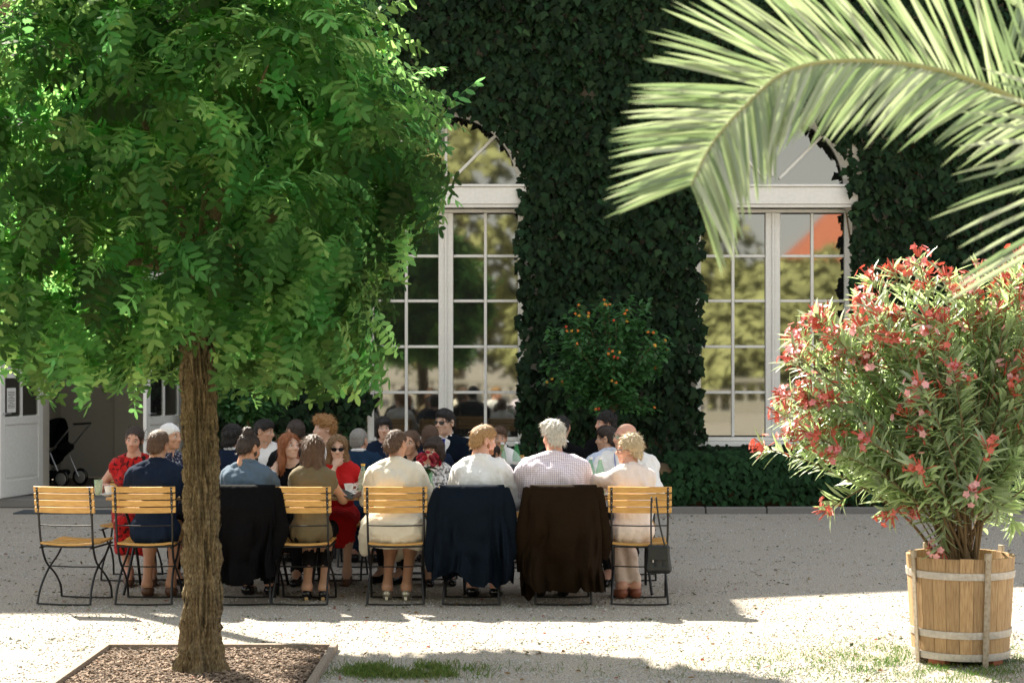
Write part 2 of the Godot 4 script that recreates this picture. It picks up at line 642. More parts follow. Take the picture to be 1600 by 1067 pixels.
		var m := mat(Color(1, 1, 1), 0.42)
		tri_tex(m, ramp(strands, [[0.0, Color(c.r * 0.45, c.g * 0.45, c.b * 0.45)], [0.5, c], [1.0, Color(minf(c.r * 1.6, 0.9), minf(c.g * 1.6, 0.9), minf(c.b * 1.6, 0.9))]]), Vector3(26, 3.5, 26))
		bump(m, M.strand_tex, 0.5)
		M.hair[h[0]] = m
	# cloths
	M.navy = fabric(Color(0.01, 0.017, 0.036))
	M.navy_jacket = fabric(Color(0.0045, 0.0085, 0.0155))
	M.black_cloth = fabric(Color(0.004, 0.004, 0.005))
	M.brown_jacket = fabric(Color(0.015, 0.0085, 0.004))
	M.denim = fabric(Color(0.085, 0.125, 0.175))
	M.olive = fabric(Color(0.14, 0.11, 0.062))
	M.olive_silk = fabric(Color(0.115, 0.092, 0.045), 0.5)
	M.cream = fabric(Color(0.68, 0.63, 0.52))
	M.white_shirt = fabric(Color(0.76, 0.76, 0.75))
	M.pale_blue = fabric(Color(0.55, 0.6, 0.72))
	M.blush = fabric(Color(0.76, 0.66, 0.61))
	M.pink_trousers = fabric(Color(0.62, 0.5, 0.43))
	M.khaki = fabric(Color(0.5, 0.31, 0.14))
	M.red_cloth = fabric(Color(0.48, 0.012, 0.012))
	M.charcoal = fabric(Color(0.014, 0.014, 0.016))
	M.suit_blue = fabric(Color(0.012, 0.03, 0.06))
	M.blue_trim = fabric(Color(0.03, 0.07, 0.4))
	M.leather = mat(Color(0.011, 0.013, 0.014), 0.42)
	M.brown_leather = mat(Color(0.1, 0.042, 0.02), 0.45)
	M.red_leather = mat(Color(0.23, 0.07, 0.035), 0.4)
	M.silver_shoe = mat(Color(0.5, 0.47, 0.38), 0.3, 0.8)
	M.heel = mat(Color(0.5, 0.32, 0.14), 0.6)
	var chk := Image.create(64, 64, false, Image.FORMAT_RGB8)
	chk.fill(Color(0.93, 0.9, 0.92))
	for i in 4:
		chk.fill_rect(Rect2i(i * 16, 0, 4, 64), Color(0.72, 0.66, 0.74))
	for i in 4:
		for x in 64:
			for y in 4:
				var c := chk.get_pixel(x, i * 16 + y)
				chk.set_pixel(x, i * 16 + y, Color(c.r * 0.8, c.g * 0.76, c.b * 0.82))
	M.check = patterned(ImageTexture.create_from_image(chk), 16.0)
	var fl := noise_image(256, 0.03, 2, FastNoiseLite.TYPE_SIMPLEX_SMOOTH, 44)
	M.floral = patterned(ramp(fl, [[0.0, Color(0.5, 0.012, 0.012)], [0.56, Color(0.5, 0.012, 0.012)], [0.6, Color(0.012, 0.005, 0.006)], [1.0, Color(0.012, 0.005, 0.006)]]), 2.6)
	M.navy_floral = patterned(ramp(fl, [[0.0, Color(0.01, 0.014, 0.04)], [0.64, Color(0.01, 0.014, 0.04)], [0.68, Color(0.35, 0.36, 0.42)], [1.0, Color(0.5, 0.5, 0.55)]]), 6.0)
	var bw := noise_image(256, 0.04, 1, FastNoiseLite.TYPE_CELLULAR, 9)
	M.monochrome = patterned(ramp(bw, [[0.0, Color(0.7, 0.69, 0.66)], [0.47, Color(0.7, 0.69, 0.66)], [0.5, Color(0.01, 0.01, 0.012)], [1.0, Color(0.01, 0.01, 0.012)]]), 4.5)
	var st := Image.create(16, 16, false, Image.FORMAT_RGB8)
	st.fill(Color(0.08, 0.12, 0.5))
	for i in 16:
		st.set_pixel(i, i, Color(0.5, 0.55, 0.85))
		st.set_pixel(i, (i + 1) % 16, Color(0.5, 0.55, 0.85))
	M.tie = patterned(ImageTexture.create_from_image(st), 25.0)
# ------------------------------------------------------------------ people
var head_mesh := []     # [man, woman, bald] as [verts, normals, indices]
var hand_mesh := []     # right hand; -x is the thumb side when the fingers point to -z and the palm looks down
var hair_mesh := {}
var face_bits := {}

func cap(a: Vector3, b: Vector3, ra: float, rb: float) -> Array:
	return [0, a, b, ra, rb]

func ell(c: Vector3, r: Vector3) -> Array:
	return [1, c, r]

func make_heads() -> void:
	for w in 2:
		var jw := 1.0 - 0.14 * w
		var p := [
			ell(Vector3(0, .035, .014), Vector3(.073, .083, .094)), ell(Vector3(0, -.028, -.022), Vector3(.058 * (1.0 - .04 * w), .08, .068)),
			ell(Vector3(0, -.075, -.04), Vector3(.043 * jw, .034, .045)), cap(Vector3(-.012 * jw, -.098, -.07), Vector3(.012 * jw, -.098, -.07), .014, .014),
			cap(Vector3(0, .014, -.088), Vector3(0, -.026, -.107), .0065, .0115 - .002 * w), ell(Vector3(-.011, -.03, -.095), Vector3(.009, .008, .011)), ell(Vector3(.011, -.03, -.095), Vector3(.009, .008, .011)),
			cap(Vector3(-.04, .026, -.073), Vector3(.04, .026, -.073), .012 - .002 * w, .012 - .002 * w),
			cap(Vector3(-.017, -.058, -.082), Vector3(.017, -.058, -.082), .008, .008),
			ell(Vector3(-.078, -.004, .014), Vector3(.008, .031, .019)), ell(Vector3(.078, -.004, .014), Vector3(.008, .031, .019)),
			ell(Vector3(-.04, -.024, -.06), Vector3(.021, .02, .02)), ell(Vector3(.04, -.024, -.06), Vector3(.021, .02, .02)),
			cap(Vector3(0, -.04, .025), Vector3(0, -.15, .04), .05 - .008 * w, .052 - .009 * w),
		]
		head_mesh.append(sdf(p, .0052, 130.0, [ell(Vector3(-.031, .005, -.094), Vector3(.017, .011, .016)), ell(Vector3(.031, .005, -.094), Vector3(.017, .011, .016)), ell(Vector3(-.086, -.002, .008), Vector3(.006, .018, .01)), ell(Vector3(.086, -.002, .008), Vector3(.006, .018, .01))]))
	# a relaxed right hand, wrist at the origin, fingers towards -z, palm down, thumb on -x
	var q := [cap(Vector3(0, 0, .02), Vector3(0, 0, -.02), .024, .024)]
	var roots := [[-.03, -.088, .072], [-.01, -.094, .08], [.011, -.09, .074], [.03, -.08, .058]]
	for f in 4:
		var r: Array = roots[f]
		var a := Vector3(r[0], .004, r[1])
		q.append(cap(Vector3(r[0] * .5, 0, -.02), a, .017, .0125))
		var l: float = r[2]
		var b := a + Vector3(r[0] * .12, -.012, -l * .46)
		var c := b + Vector3(r[0] * .04, -.02, -l * .26)
		var d := c + Vector3(0, -.018, -l * .14)
		q.append(cap(a, b, .0098, .009))
		q.append(cap(b, c, .009, .0083))
		q.append(cap(c, d, .0083, .007))
	q.append(cap(Vector3(-.012, -.004, -.015), Vector3(-.043, -.012, -.046), .017, .013))
	q.append(cap(Vector3(-.043, -.012, -.046), Vector3(-.056, -.018, -.074), .0115, .0105))
	q.append(cap(Vector3(-.056, -.018, -.074), Vector3(-.056, -.026, -.1), .0102, .008))
	hand_mesh = sdf(q, .0042, 420.0)
	# face pieces shared by all
	var b := MB.new()
	b.ball(Vector3.ZERO, Vector3(.0125, .0125, .0125), 8, 12)
	face_bits.eye = b.done()
	b = MB.new()
	b.ball(Vector3.ZERO, Vector3(.0062, .0062, .003), 6, 10)
	face_bits.iris = b.done()
	face_bits.brow = tube_mesh(curve([Vector3(-.016, -.002, .004), Vector3(-.003, .003, -.002), Vector3(.016, 0, .001)], 3), [.0015, .0032, .0035, .0038, .0038, .0036, .003], 6)
	var l1 := sdf([cap(Vector3(-.02, -.001, .006), Vector3(-.004, .002, -.001), .003, .0048), cap(Vector3(.02, -.001, .006), Vector3(.004, .002, -.001), .003, .0048), cap(Vector3(-.012, -.007, .002), Vector3(.012, -.007, .002), .0048, .0048)], .0025, 500.0)
	face_bits.lips = from_sdf(l1)
	b = MB.new()
	for s in [-1, 1]:
		var pts := []
		for i in 18:
			var a := TAU * i / 18
			var o := Vector3(.0255 * cos(a), .019 * sin(a) * (1.0 - .12 * sin(a)), 0)
			pts.append(Vector3(s * .033, .002, -.104) + o + Vector3(0, 0, .014 * pow((o.x * s + .02) / .045, 2)))
		b.flat(pts)
		var p2 := []
		for w in pts: p2.append(w + Vector3(0, 0, .002))
		b.flat(p2)
	face_bits.lenses = b.done()
	b = MB.new()
	for s in [-1, 1]:
		b.tube([Vector3(s * .055, .01, -.095), Vector3(s * .074, .01, -.078), Vector3(s * .083, .008, 0), Vector3(s * .082, -.012, .03)], [.0028], 6)
	b.tube([Vector3(-.014, .006, -.105), Vector3(0, .009, -.108), Vector3(.014, .006, -.105)], [.0025], 6)
	face_bits.temples = b.done()

# hair: a cap over the skull, kept above the hairline, with what the style adds
func hair_of(style: String) -> ArrayMesh:
	if hair_mesh.has(style): return hair_mesh[style]
	var skull := ell(Vector3(0, .037, .016), Vector3(.079, .088, .1))
	var p := [skull]
	var line := [3, Vector3(0, .835, .55), -.002]
	var subs := [line]
	var amp := .0045
	var fr := Vector3(60, 14, 60)
	var cell := .0058
	match style:
		"short":
			p.append(ell(Vector3(0, .075, -.02), Vector3(.07, .058, .075)))
			p.append(ell(Vector3(0, -.02, .06), Vector3(.068, .06, .055)))
		"full":          # thick, brushed back
			p = [ell(Vector3(0, .042, .018), Vector3(.085, .098, .105)), ell(Vector3(0, -.03, .065), Vector3(.074, .06, .055)), ell(Vector3(-.01, .095, -.03), Vector3(.075, .05, .07))]
			amp = .008
		"cropped":
			p = [ell(Vector3(0, .036, .016), Vector3(.079, .088, .1)), ell(Vector3(0, -.02, .058), Vector3(.066, .055, .052))]
			amp = .002
		"receding":
			p = [ell(Vector3(0, .034, .016), Vector3(.079, .086, .1)), ell(Vector3(0, -.02, .058), Vector3(.068, .055, .053))]
			subs = [[3, Vector3(0, .45, .9), .0], ell(Vector3(0, .125, -.01), Vector3(.046, .05, .07))]
			amp = .003
		"balding":
			p = [ell(Vector3(0, .03, .018), Vector3(.08, .083, .1)), ell(Vector3(0, -.02, .058), Vector3(.068, .055, .053))]
			subs = [[3, Vector3(0, .3, .95), -.005], [3, Vector3(0, -1, 0), -.045]]
			amp = .003
		"curly":
			p = [ell(Vector3(0, .05, .014), Vector3(.096, .1, .112)), ell(Vector3(0, .1, -.05), Vector3(.08, .05, .06)), ell(Vector3(0, 0, .07), Vector3(.085, .07, .06))]
			amp = .016
			fr = Vector3(34, 34, 34)
		"bun":
			p.append(ell(Vector3(0, -.01, .06), Vector3(.07, .06, .055)))
			p.append(ell(Vector3(.0, .13, .05), Vector3(.046, .04, .046)))
			amp = .005
		"updo":
			p.append(ell(Vector3(0, .0, .07), Vector3(.074, .07, .06)))
			p.append(ell(Vector3(.0, -.03, .1), Vector3(.06, .052, .045)))
			p.append(ell(Vector3(.02, -.055, .085), Vector3(.04, .035, .04)))
			amp = .006
		"bob":
			p = [ell(Vector3(0, .042, .02), Vector3(.091, .095, .105)), ell(Vector3(-.062, -.03, .03), Vector3(.032, .075, .055)), ell(Vector3(.062, -.03, .03), Vector3(.032, .075, .055)), ell(Vector3(0, -.04, .075), Vector3(.07, .065, .045)), cap(Vector3(-.05, .075, -.065), Vector3(.03, .07, -.082), .022, .018)]
			subs = [[3, Vector3(0, .5, .87), -.055], ell(Vector3(.005, -.035, -.085), Vector3(.058, .085, .07))]
			amp = .005
		"pixie":
			p = [ell(Vector3(0, .045, .022), Vector3(.091, .096, .107)), ell(Vector3(0, -.035, .07), Vector3(.072, .058, .05)), ell(Vector3(.0, .1, .02), Vector3(.07, .045, .07))]
			amp = .011
			fr = Vector3(38, 20, 38)
		"ponytail":
			p.append(ell(Vector3(0, 0, .06), Vector3(.07, .065, .055)))
			p.append(cap(Vector3(0, .02, .11), Vector3(.03, -.15, .1), .03, .026))
			p.append(cap(Vector3(.03, -.15, .1), Vector3(.07, -.26, .05), .026, .012))
			subs = [[3, Vector3(0, .5, .87), -.03]]
		"long":
			p = [ell(Vector3(0, .04, .018), Vector3(.087, .092, .104))]
			for s in [-1, 1]:
				p.append(cap(Vector3(s * .06, .03, .02), Vector3(s * .074, -.12, .03), .036, .032))
				p.append(cap(Vector3(s * .074, -.12, .03), Vector3(s * .085, -.27, .01), .032, .022))
				p.append(cap(Vector3(s * .03, .0, .08), Vector3(s * .042, -.2, .085), .042, .04))
				p.append(cap(Vector3(s * .042, -.2, .085), Vector3(s * .055, -.36, .075), .04, .018))
			subs = [[3, Vector3(0, .35, .94), -.062], ell(Vector3(0, -.005, -.08), Vector3(.06, .085, .07))]
			amp = .009
			fr = Vector3(44, 4, 44)
			cell = .007
		"scarf":
			p = [ell(Vector3(0, .04, .018), Vector3(.084, .091, .104)), ell(Vector3(0, -.02, .07), Vector3(.07, .055, .05)), ell(Vector3(0, -.04, .1), Vector3(.04, .035, .03))]
			amp = .003
			fr = Vector3(20, 20, 50)
	if style in ["short", "cropped", "receding", "balding", "full", "bun", "updo", "curly"]:
		for s in [-1, 1]: subs.append(ell(Vector3(s * .082, -.012, .006), Vector3(.026, .042, .032)))
	var o := ruffle(sdf(p, cell, 110.0, subs), amp, fr)
	# strands laid over the mass, from the crown outwards and down
	rng.seed = style.hash() % 100000
	var hb := MB.new()
	hb.add(o, Transform3D())
	var V: PackedVector3Array = o[0]
	var N: PackedVector3Array = o[1]
	var whirl := Vector3(.01, .12, .035)
	for i in (0 if style == "scarf" else 1500):
		var a := rng.randi() % V.size()
		var sp := V[a]
		var nn := N[a]
		if sp.z < -.02 and nn.dot(Vector3(0, -.3, -1)) > .75 and sp.y < .05: continue
		var flow := (sp - whirl)
		if style in ["bun", "updo", "ponytail"] and sp.y > -.03: flow = Vector3(0, .06 if style == "bun" else -.03, .1) - sp
		if sp.y < .02: flow = Vector3(flow.x * .25, -.12, .02)
		flow = (flow - nn * flow.dot(nn)).normalized() + Vector3(rng.randfn(), rng.randfn(), rng.randfn()) * (.9 if style == "curly" else .22)
		var len := rf(.02, .045) if not style in ["long", "ponytail"] else rf(.04, .09)
		if style in ["cropped", "receding", "balding"]: len *= .4
		var wv := flow.cross(nn).normalized() * rf(.0012, .0028)
		var q := sp - nn * .001
		var b0 := hb.v.size()
		for s in 4:
			hb.vert(q - wv * (1.0 - s * .28), nn)
			hb.vert(q + wv * (1.0 - s * .28), nn)
			flow = (flow - nn * flow.dot(nn) * .6 + Vector3(0, -.12, 0)).normalized()
			q += flow * len / 3.0 + nn * (.0022 if style in ["full", "pixie", "curly"] else .0012)
		for s in 3: hb.quad(b0 + s * 2, b0 + s * 2 + 1, b0 + s * 2 + 3, b0 + s * 2 + 2)
	hair_mesh[style] = hb.done()
	return hair_mesh[style]

func elbow(s: Vector3, w: Vector3, l1: float, l2: float, pole: Vector3) -> Vector3:
	var d := w - s
	var l := minf(d.length(), (l1 + l2) * .995)
	var a := (l1 * l1 - l2 * l2 + l * l) / (2.0 * l)
	var h := sqrt(maxf(l1 * l1 - a * a, 0.0))
	var u := d.normalized()
	var n := (pole - u * pole.dot(u)).normalized()
	return s + u * a + n * h

# One seated person. px, top: where the head's middle and top lie; d: how far off.
func person(k: Dictionary) -> Node3D:
	var d: float = k.d
	var top: float = EYE - (k.top - 562.0) / F * d - k.get("hairtop", .012)
	var woman: bool = k.get("woman", false)
	var sc := clampf((top - .45) / .88, .72, 1.12)
	var hs: float = k.get("head", 1.0) * (.87 if woman else .92)
	var w: float = k.get("w", .94) * (.88 if woman else 1.0) * sc
	var fat: float = k.get("fat", 1.0) * sc
	var lean: float = k.get("lean", .06)
	var side: float = k.get("side", 0.0)
	var turn := deg_to_rad(k.get("turn", 0.0))
	var hx: float = (k.px - 800.0) / F * d
	var root := thing("person", k.label, "person", Vector3(hx, 0, -d) - Vector3(side, 0, -lean - .03).rotated(Vector3.UP, turn), turn)
	var y0 := .45
	var hip := Vector3(0, y0 + .09 * sc, .03)
	var waist := Vector3(side * .3, y0 + .25 * sc, .02 - lean * .3)
	var chest := Vector3(side * .6, y0 + .42 * sc, -lean * .65)
	var sho := Vector3(side * .85, y0 + .555 * sc, -lean * .9 + .01)
	var neck := Vector3(side * .92, y0 + .615 * sc, -lean * .95)
	var head := Vector3(side, top - .122 * hs, -lean - .03)
	# two lists: the skin's bones and, a little thicker, the cloth's
	var core := [
		cap(hip + Vector3(-.075 * w, 0, 0), hip + Vector3(.075 * w, 0, 0), .11 * fat, .11 * fat), cap(waist + Vector3(-.055 * w, 0, 0), waist + Vector3(.055 * w, 0, 0), .092 * fat, .092 * fat),
		cap(chest + Vector3(-.075 * w, .03, 0), chest + Vector3(.075 * w, .03, 0), .105 * fat, .105 * fat), cap(sho + Vector3(-.13 * w, -.02, 0), sho + Vector3(.13 * w, -.02, 0), .06 * sc, .06 * sc),
		cap(hip, chest, .1 * fat, .1 * fat), cap(chest + Vector3(-.1 * w, 0, 0), sho + Vector3(-.12 * w, -.03, 0), .075 * sc, .06 * sc), cap(chest + Vector3(.1 * w, 0, 0), sho + Vector3(.12 * w, -.03, 0), .075 * sc, .06 * sc),
	]
	if woman:
		for s in [-1, 1]: core.append(ell(chest + Vector3(s * .065, -.01, -.085), Vector3(.06, .06, .055)))
	elif fat > 1.05:
		core.append(ell(waist + Vector3(0, -.02, -.06), Vector3(.13, .13, .11)))
	var trap := [cap(neck + Vector3(0, -.01, .01), sho + Vector3(-.11 * w, .015, .005), .05 * sc, .042 * sc), cap(neck + Vector3(0, -.01, .01), sho + Vector3(.11 * w, .015, .005), .05 * sc, .042 * sc)]
	var nk := cap(neck, head + Vector3(0, -.04, .02), .054 * hs if not woman else .044 * hs, .052 * hs if not woman else .042 * hs)
	var arms := []
	var hands := []
	for s in [-1, 1]:
		var key := "left" if s < 0 else "right"
		var sj := sho + Vector3(s * .178 * w, -.03, .0)
		var tgt: Vector3 = k.get(key, Vector3(s * .16, .765 - .0, -.42))
		if k.has(key + "_head"): tgt = head + k[key + "_head"]
		var l1 := .285 * sc
		var l2 := .25 * sc
		if (tgt - sj).length() > (l1 + l2) * .98: tgt = sj + (tgt - sj).normalized() * (l1 + l2) * .98
		var el := elbow(sj, tgt, l1, l2, k.get(key + "_pole", Vector3(s * .7, -1.0, .35)))
		arms.append([sj, el, tgt])
		hands.append([s, el, tgt])
	var ab := 1.0 if not woman else .84
	var skin := core + trap + [nk]
	for a in arms:
		skin.append(cap(a[0], a[1], .052 * ab * sc, .041 * ab * sc))
		skin.append(cap(a[1], a[1].lerp(a[2], .35), .041 * ab * sc, .04 * ab * sc))
		skin.append(cap(a[1].lerp(a[2], .35), a[2], .04 * ab * sc, .027 * ab * sc))
	var legs := []
	var spread: float = k.get("knees", .1)
	var tuck: float = k.get("tuck", 0.0)
	for s in [-1, 1]:
		var hj := hip + Vector3(s * .085 * w, -.01, -.02)
		var kn := Vector3(s * spread, .5, -.42 * sc)
		var an := Vector3(s * spread * .9 + k.get("feet", 0.0), .095, -.40 * sc + tuck)
		legs.append([hj, kn, an])
		skin.append(cap(hj, kn, .082 * fat, .056 * sc))
		skin.append(cap(kn, kn.lerp(an, .35), .054 * sc, .05 * sc))
		skin.append(cap(kn.lerp(an, .35), an, .05 * sc, .034 * sc))
		skin.append(cap(an, an + Vector3(0, -.055, -.13), .036, .026))
	var mb := MB.new()
	mb.add(sdf(skin, .0155, 65.0), Transform3D())
	var hb := Basis.from_euler(Vector3(deg_to_rad(k.get("nod", 0.0)), deg_to_rad(k.get("look", 0.0)), deg_to_rad(k.get("tilt", 0.0))))
	var hx3 := Transform3D(hb.scaled(Vector3.ONE * hs * (1.0 if sc > .8 else .95)), head)
	mb.add(head_mesh[1 if woman else 0], hx3)
	for h in hands:
		var dir: Vector3 = (h[2] - h[1]).normalized()
		var up: Vector3 = k.get("palm", Vector3(0, 1, .25))
		if k.has(("left" if h[0] < 0 else "right") + "_head"): up = Vector3(h[0] * .4, -.1, -1)
		var z := -dir
		var x := up.cross(z).normalized()
		var y := z.cross(x)
		var bs := Basis(-x if h[0] < 0 else x, y, z)
		mb.add(hand_mesh, Transform3D(bs.scaled_local(Vector3.ONE * (.98 if not woman else .88) * sc), h[2] - dir * .005))
	part(root, "body", mb.done(false), M.skin[k.get("skin", 0)])
	# face
	for s in [-1, 1]:
		part(root, "eye", face_bits.eye, M.eye_white, hx3 * Transform3D(Basis(), Vector3(s * .031, .005, -.0745)))
		part(root, "iris", face_bits.iris, M.iris, hx3 * Transform3D(Basis(), Vector3(s * .031, .005, -.0858)))
		part(root, "eyebrow", face_bits.brow, M.hair[k.get("brow", "dark")], hx3 * Transform3D(Basis.from_scale(Vector3(s, 1, 1)), Vector3(s * .033, .0275, -.0855)))
	part(root, "lips", face_bits.lips, M.lips, hx3 * Transform3D(Basis(), Vector3(0, -.056, -.0885)))
	if k.has("hair"):
		var hm: Material = M.hair.get(k.haircolor, null) if k.has("haircolor") else M.white_shirt
		part(root, "headscarf" if k.hair == "scarf" else "hair", hair_of(k.hair), hm, hx3)
	if k.has("beard"):
		var bd := sdf([ell(Vector3(0, -.082, -.045), Vector3(.052, .042, .054)), cap(Vector3(-.06, -.045, -.02), Vector3(-.066, .0, .0), .014, .008), cap(Vector3(.06, -.045, -.02), Vector3(.066, .0, .0), .014, .008), cap(Vector3(-.02, -.044, -.088), Vector3(.02, -.044, -.088), .008, .008)], .005, 130.0, [ell(Vector3(0, -.058, -.1), Vector3(.02, .009, .02))])
		part(root, "beard", from_sdf(ruffle(bd, .004, Vector3(70, 30, 70))), M.hair[k.beard], hx3)
	if k.has("glasses"):
		var lift := Transform3D(Basis.from_euler(Vector3(-.9 if k.glasses == "up" else 0.0, 0, 0)), Vector3(0, .09 if k.glasses == "up" else 0.0, .052 if k.glasses == "up" else 0.0))
		var lm: Material = M.lens if k.glasses != "clear" else M.clear_glass
		var g := part(root, "sunglasses" if k.glasses != "clear" else "spectacles", face_bits.temples, M.iron, hx3 * lift)
		part(g, "lens", face_bits.lenses, lm)
	# clothes above the waist
	var thick: float = k.get("loose", .013)
	var topb := []
	for q in core:
		topb.append(cap(q[1], q[2], q[3] + thick, q[4] + thick) if q[0] == 0 else ell(q[1], q[2] + Vector3.ONE * thick))
	var cov: float = k.get("cover", 1.0)      # how far the cloth climbs to the neck
	if cov > 0.3:
		for q in trap: topb.append(cap(q[1] + Vector3(0, -.012, 0) if cov < .9 else q[1], q[2], q[3] + thick * .75, q[4] + thick * .9))
	var sl: float = k.get("sleeve", 1.0)
	for a in arms:
		if sl > 0.0:
			var e: Vector3 = a[0].lerp(a[1], minf(sl * 2.0, 1.0))
			topb.append(cap(a[0], e, .055 * sc * ab + thick, .046 * sc * ab + thick))
			if sl > .5:
				topb.append(cap(a[1], a[1].lerp(a[2], (sl - .5) * 1.9), .046 * sc * ab + thick, .034 * sc * ab + thick))
	var bottom: String = k.get("bottom", "trousers")
	var low := []
	if bottom == "trousers" or bottom == "shorts":
		low.append(cap(hip + Vector3(-.075 * w, -.015, -.01), hip + Vector3(.075 * w, -.015, -.01), .104 * fat, .104 * fat))
		for l in legs:
			low.append(cap(l[0], l[1], .09 * fat + .008, .064 * sc + .006))
			if bottom == "trousers":
				var to: float = k.get("hem", .92)
				low.append(cap(l[1], l[1].lerp(l[2], to), .062 * sc + .006, .047 * sc + .006))
	else:
		# a skirt over both thighs, hanging at the knees
		low.append(cap(hip + Vector3(-.09 * w, -.0, 0), hip + Vector3(.09 * w, 0, 0), .122 * fat, .122 * fat))
		for s in [-1, 1]:
			low.append(cap(legs[0 if s < 0 else 1][0], Vector3(s * spread * .8, .495, -.43 * sc), .1 * fat, .075))
			low.append(cap(Vector3(s * spread * .8, .47, -.42 * sc), Vector3(s * spread * .85, k.get("skirt", .33), -.4 * sc), .075, .07))
		low.append(cap(hip, Vector3(0, .5, -.42 * sc), .1, .075))
		low.append(cap(Vector3(0, .47, -.41 * sc), Vector3(0, k.get("skirt", .33), -.4 * sc), .07, .06))
		if k.has("wide"):
			low.append(cap(Vector3(-.13, .56, .04), Vector3(.12, .56, .04), .125, .125))
			low.append(cap(Vector3(-.19, .49, .0), Vector3(.17, .49, .0), .085, .08))
			low.append(cap(Vector3(-.235, .40, -.03), Vector3(-.2, .5, -.1), .045, .06))
			low.append(cap(Vector3(-.24, .36, -.06), Vector3(-.235, .47, -.12), .035, .05))
			low.append(cap(Vector3(.19, .42, .0), Vector3(.18, .5, -.1), .035, .06))
	var fold: float = k.get("fold", .009) * 1.5
	var same: bool = k.get("dress", false)
	part(root, "dress_top" if same else k.get("topname", "shirt"), from_sdf(ruffle(sdf(topb, .0145, 75.0), fold, Vector3(6, 3, 6))), k.cloth)
	part(root, {"trousers": "trousers", "shorts": "shorts", "skirt": "skirt"}[bottom], from_sdf(ruffle(sdf(low, .017, 60.0), fold, Vector3(6, 6, 6))), k.get("lower", k.cloth))
	if k.has("collar"):
		var ring := []
		for i in 9:
			var a := TAU * (i + .5) / 9 - PI / 2
			var b := TAU * (i + 1.5) / 9 - PI / 2
			if i == 8: continue
			var rr := (.062 if not woman else .052) * hs
			ring.append(cap(neck + Vector3(rr * cos(a), .028 + .012 * sin(a), .002 + rr * .95 * sin(a)), neck + Vector3(rr * cos(b), .028 + .012 * sin(b), .002 + rr * .95 * sin(b)), .013, .013))
		part(root, "collar", from_sdf(sdf(ring, .007, 160.0)), k.collar)
	if k.has("front"):      # the shirt front that shows between the lapels, with its tie
		var vb := [cap(neck + Vector3(0, -.02, -.05), chest + Vector3(0, -.02, -.105 * fat - .008), .035, .03), cap(neck + Vector3(-.04, -.03, -.045), chest + Vector3(-.01, 0, -.1 * fat - .012), .028, .022), cap(neck + Vector3(.04, -.03, -.045), chest + Vector3(.01, 0, -.1 * fat - .012), .028, .022)]
		part(root, "shirt_front", from_sdf(sdf(vb, .008, 120.0)), k.front)
		if k.has("tie"):
			var tb := MB.new()
			tb.tube([neck + Vector3(0, -.0, -.075), neck + Vector3(0, -.045, -.092), chest + Vector3(0, .06, -.135 * fat), chest + Vector3(0, -.12, -.14 * fat)], [.02, .013, .026, .032], 10, true, .4)
			part(root, "tie", tb.done(), k.tie)
	if k.has("lanyard"):
		var tb := MB.new()
		tb.tube(curve([neck + Vector3(.06, .02, .02), sho + Vector3(.085, .05, -.06), chest + Vector3(.05, .02, -.15 * fat), waist + Vector3(0, .05, -.15)], 4), [.009], 8, true, .3)
		tb.tube(curve([neck + Vector3(-.06, .02, .02), sho + Vector3(-.085, .05, -.06), chest + Vector3(-.05, .02, -.15 * fat), waist + Vector3(0, .05, -.15)], 4), [.009], 8, true, .3)
		tb.tube([neck + Vector3(-.06, .03, .03), neck + Vector3(0, .03, .07), neck + Vector3(.06, .03, .03)], [.009], 8, true, .3)
		part(root, "lanyard", tb.done(), k.lanyard)
	# shoes
	for l in legs:
		var an: Vector3 = l[2]
		var sh: Array
		if k.get("heels", false):
			sh = [cap(an + Vector3(0, -.045, .015), an + Vector3(0, -.06, -.02), .036, .034), cap(an + Vector3(0, -.06, -.02), an + Vector3(0, -.073, -.15), .033, .02)]
			part(root, "heel", tube_mesh([an + Vector3(0, -.05, .025), Vector3(an.x, .004, an.z + .03)], [.022, .012], 8), k.get("heelmat", k.shoe))
		else:
			sh = [cap(an + Vector3(0, -.05, .01), an + Vector3(0, -.06, -.04), .043, .042), cap(an + Vector3(0, -.06, -.04), an + Vector3(0, -.07, -.17), .042, .03)]
		part(root, "shoe", from_sdf(sdf(sh, .009, 150.0)), k.shoe)
	return root
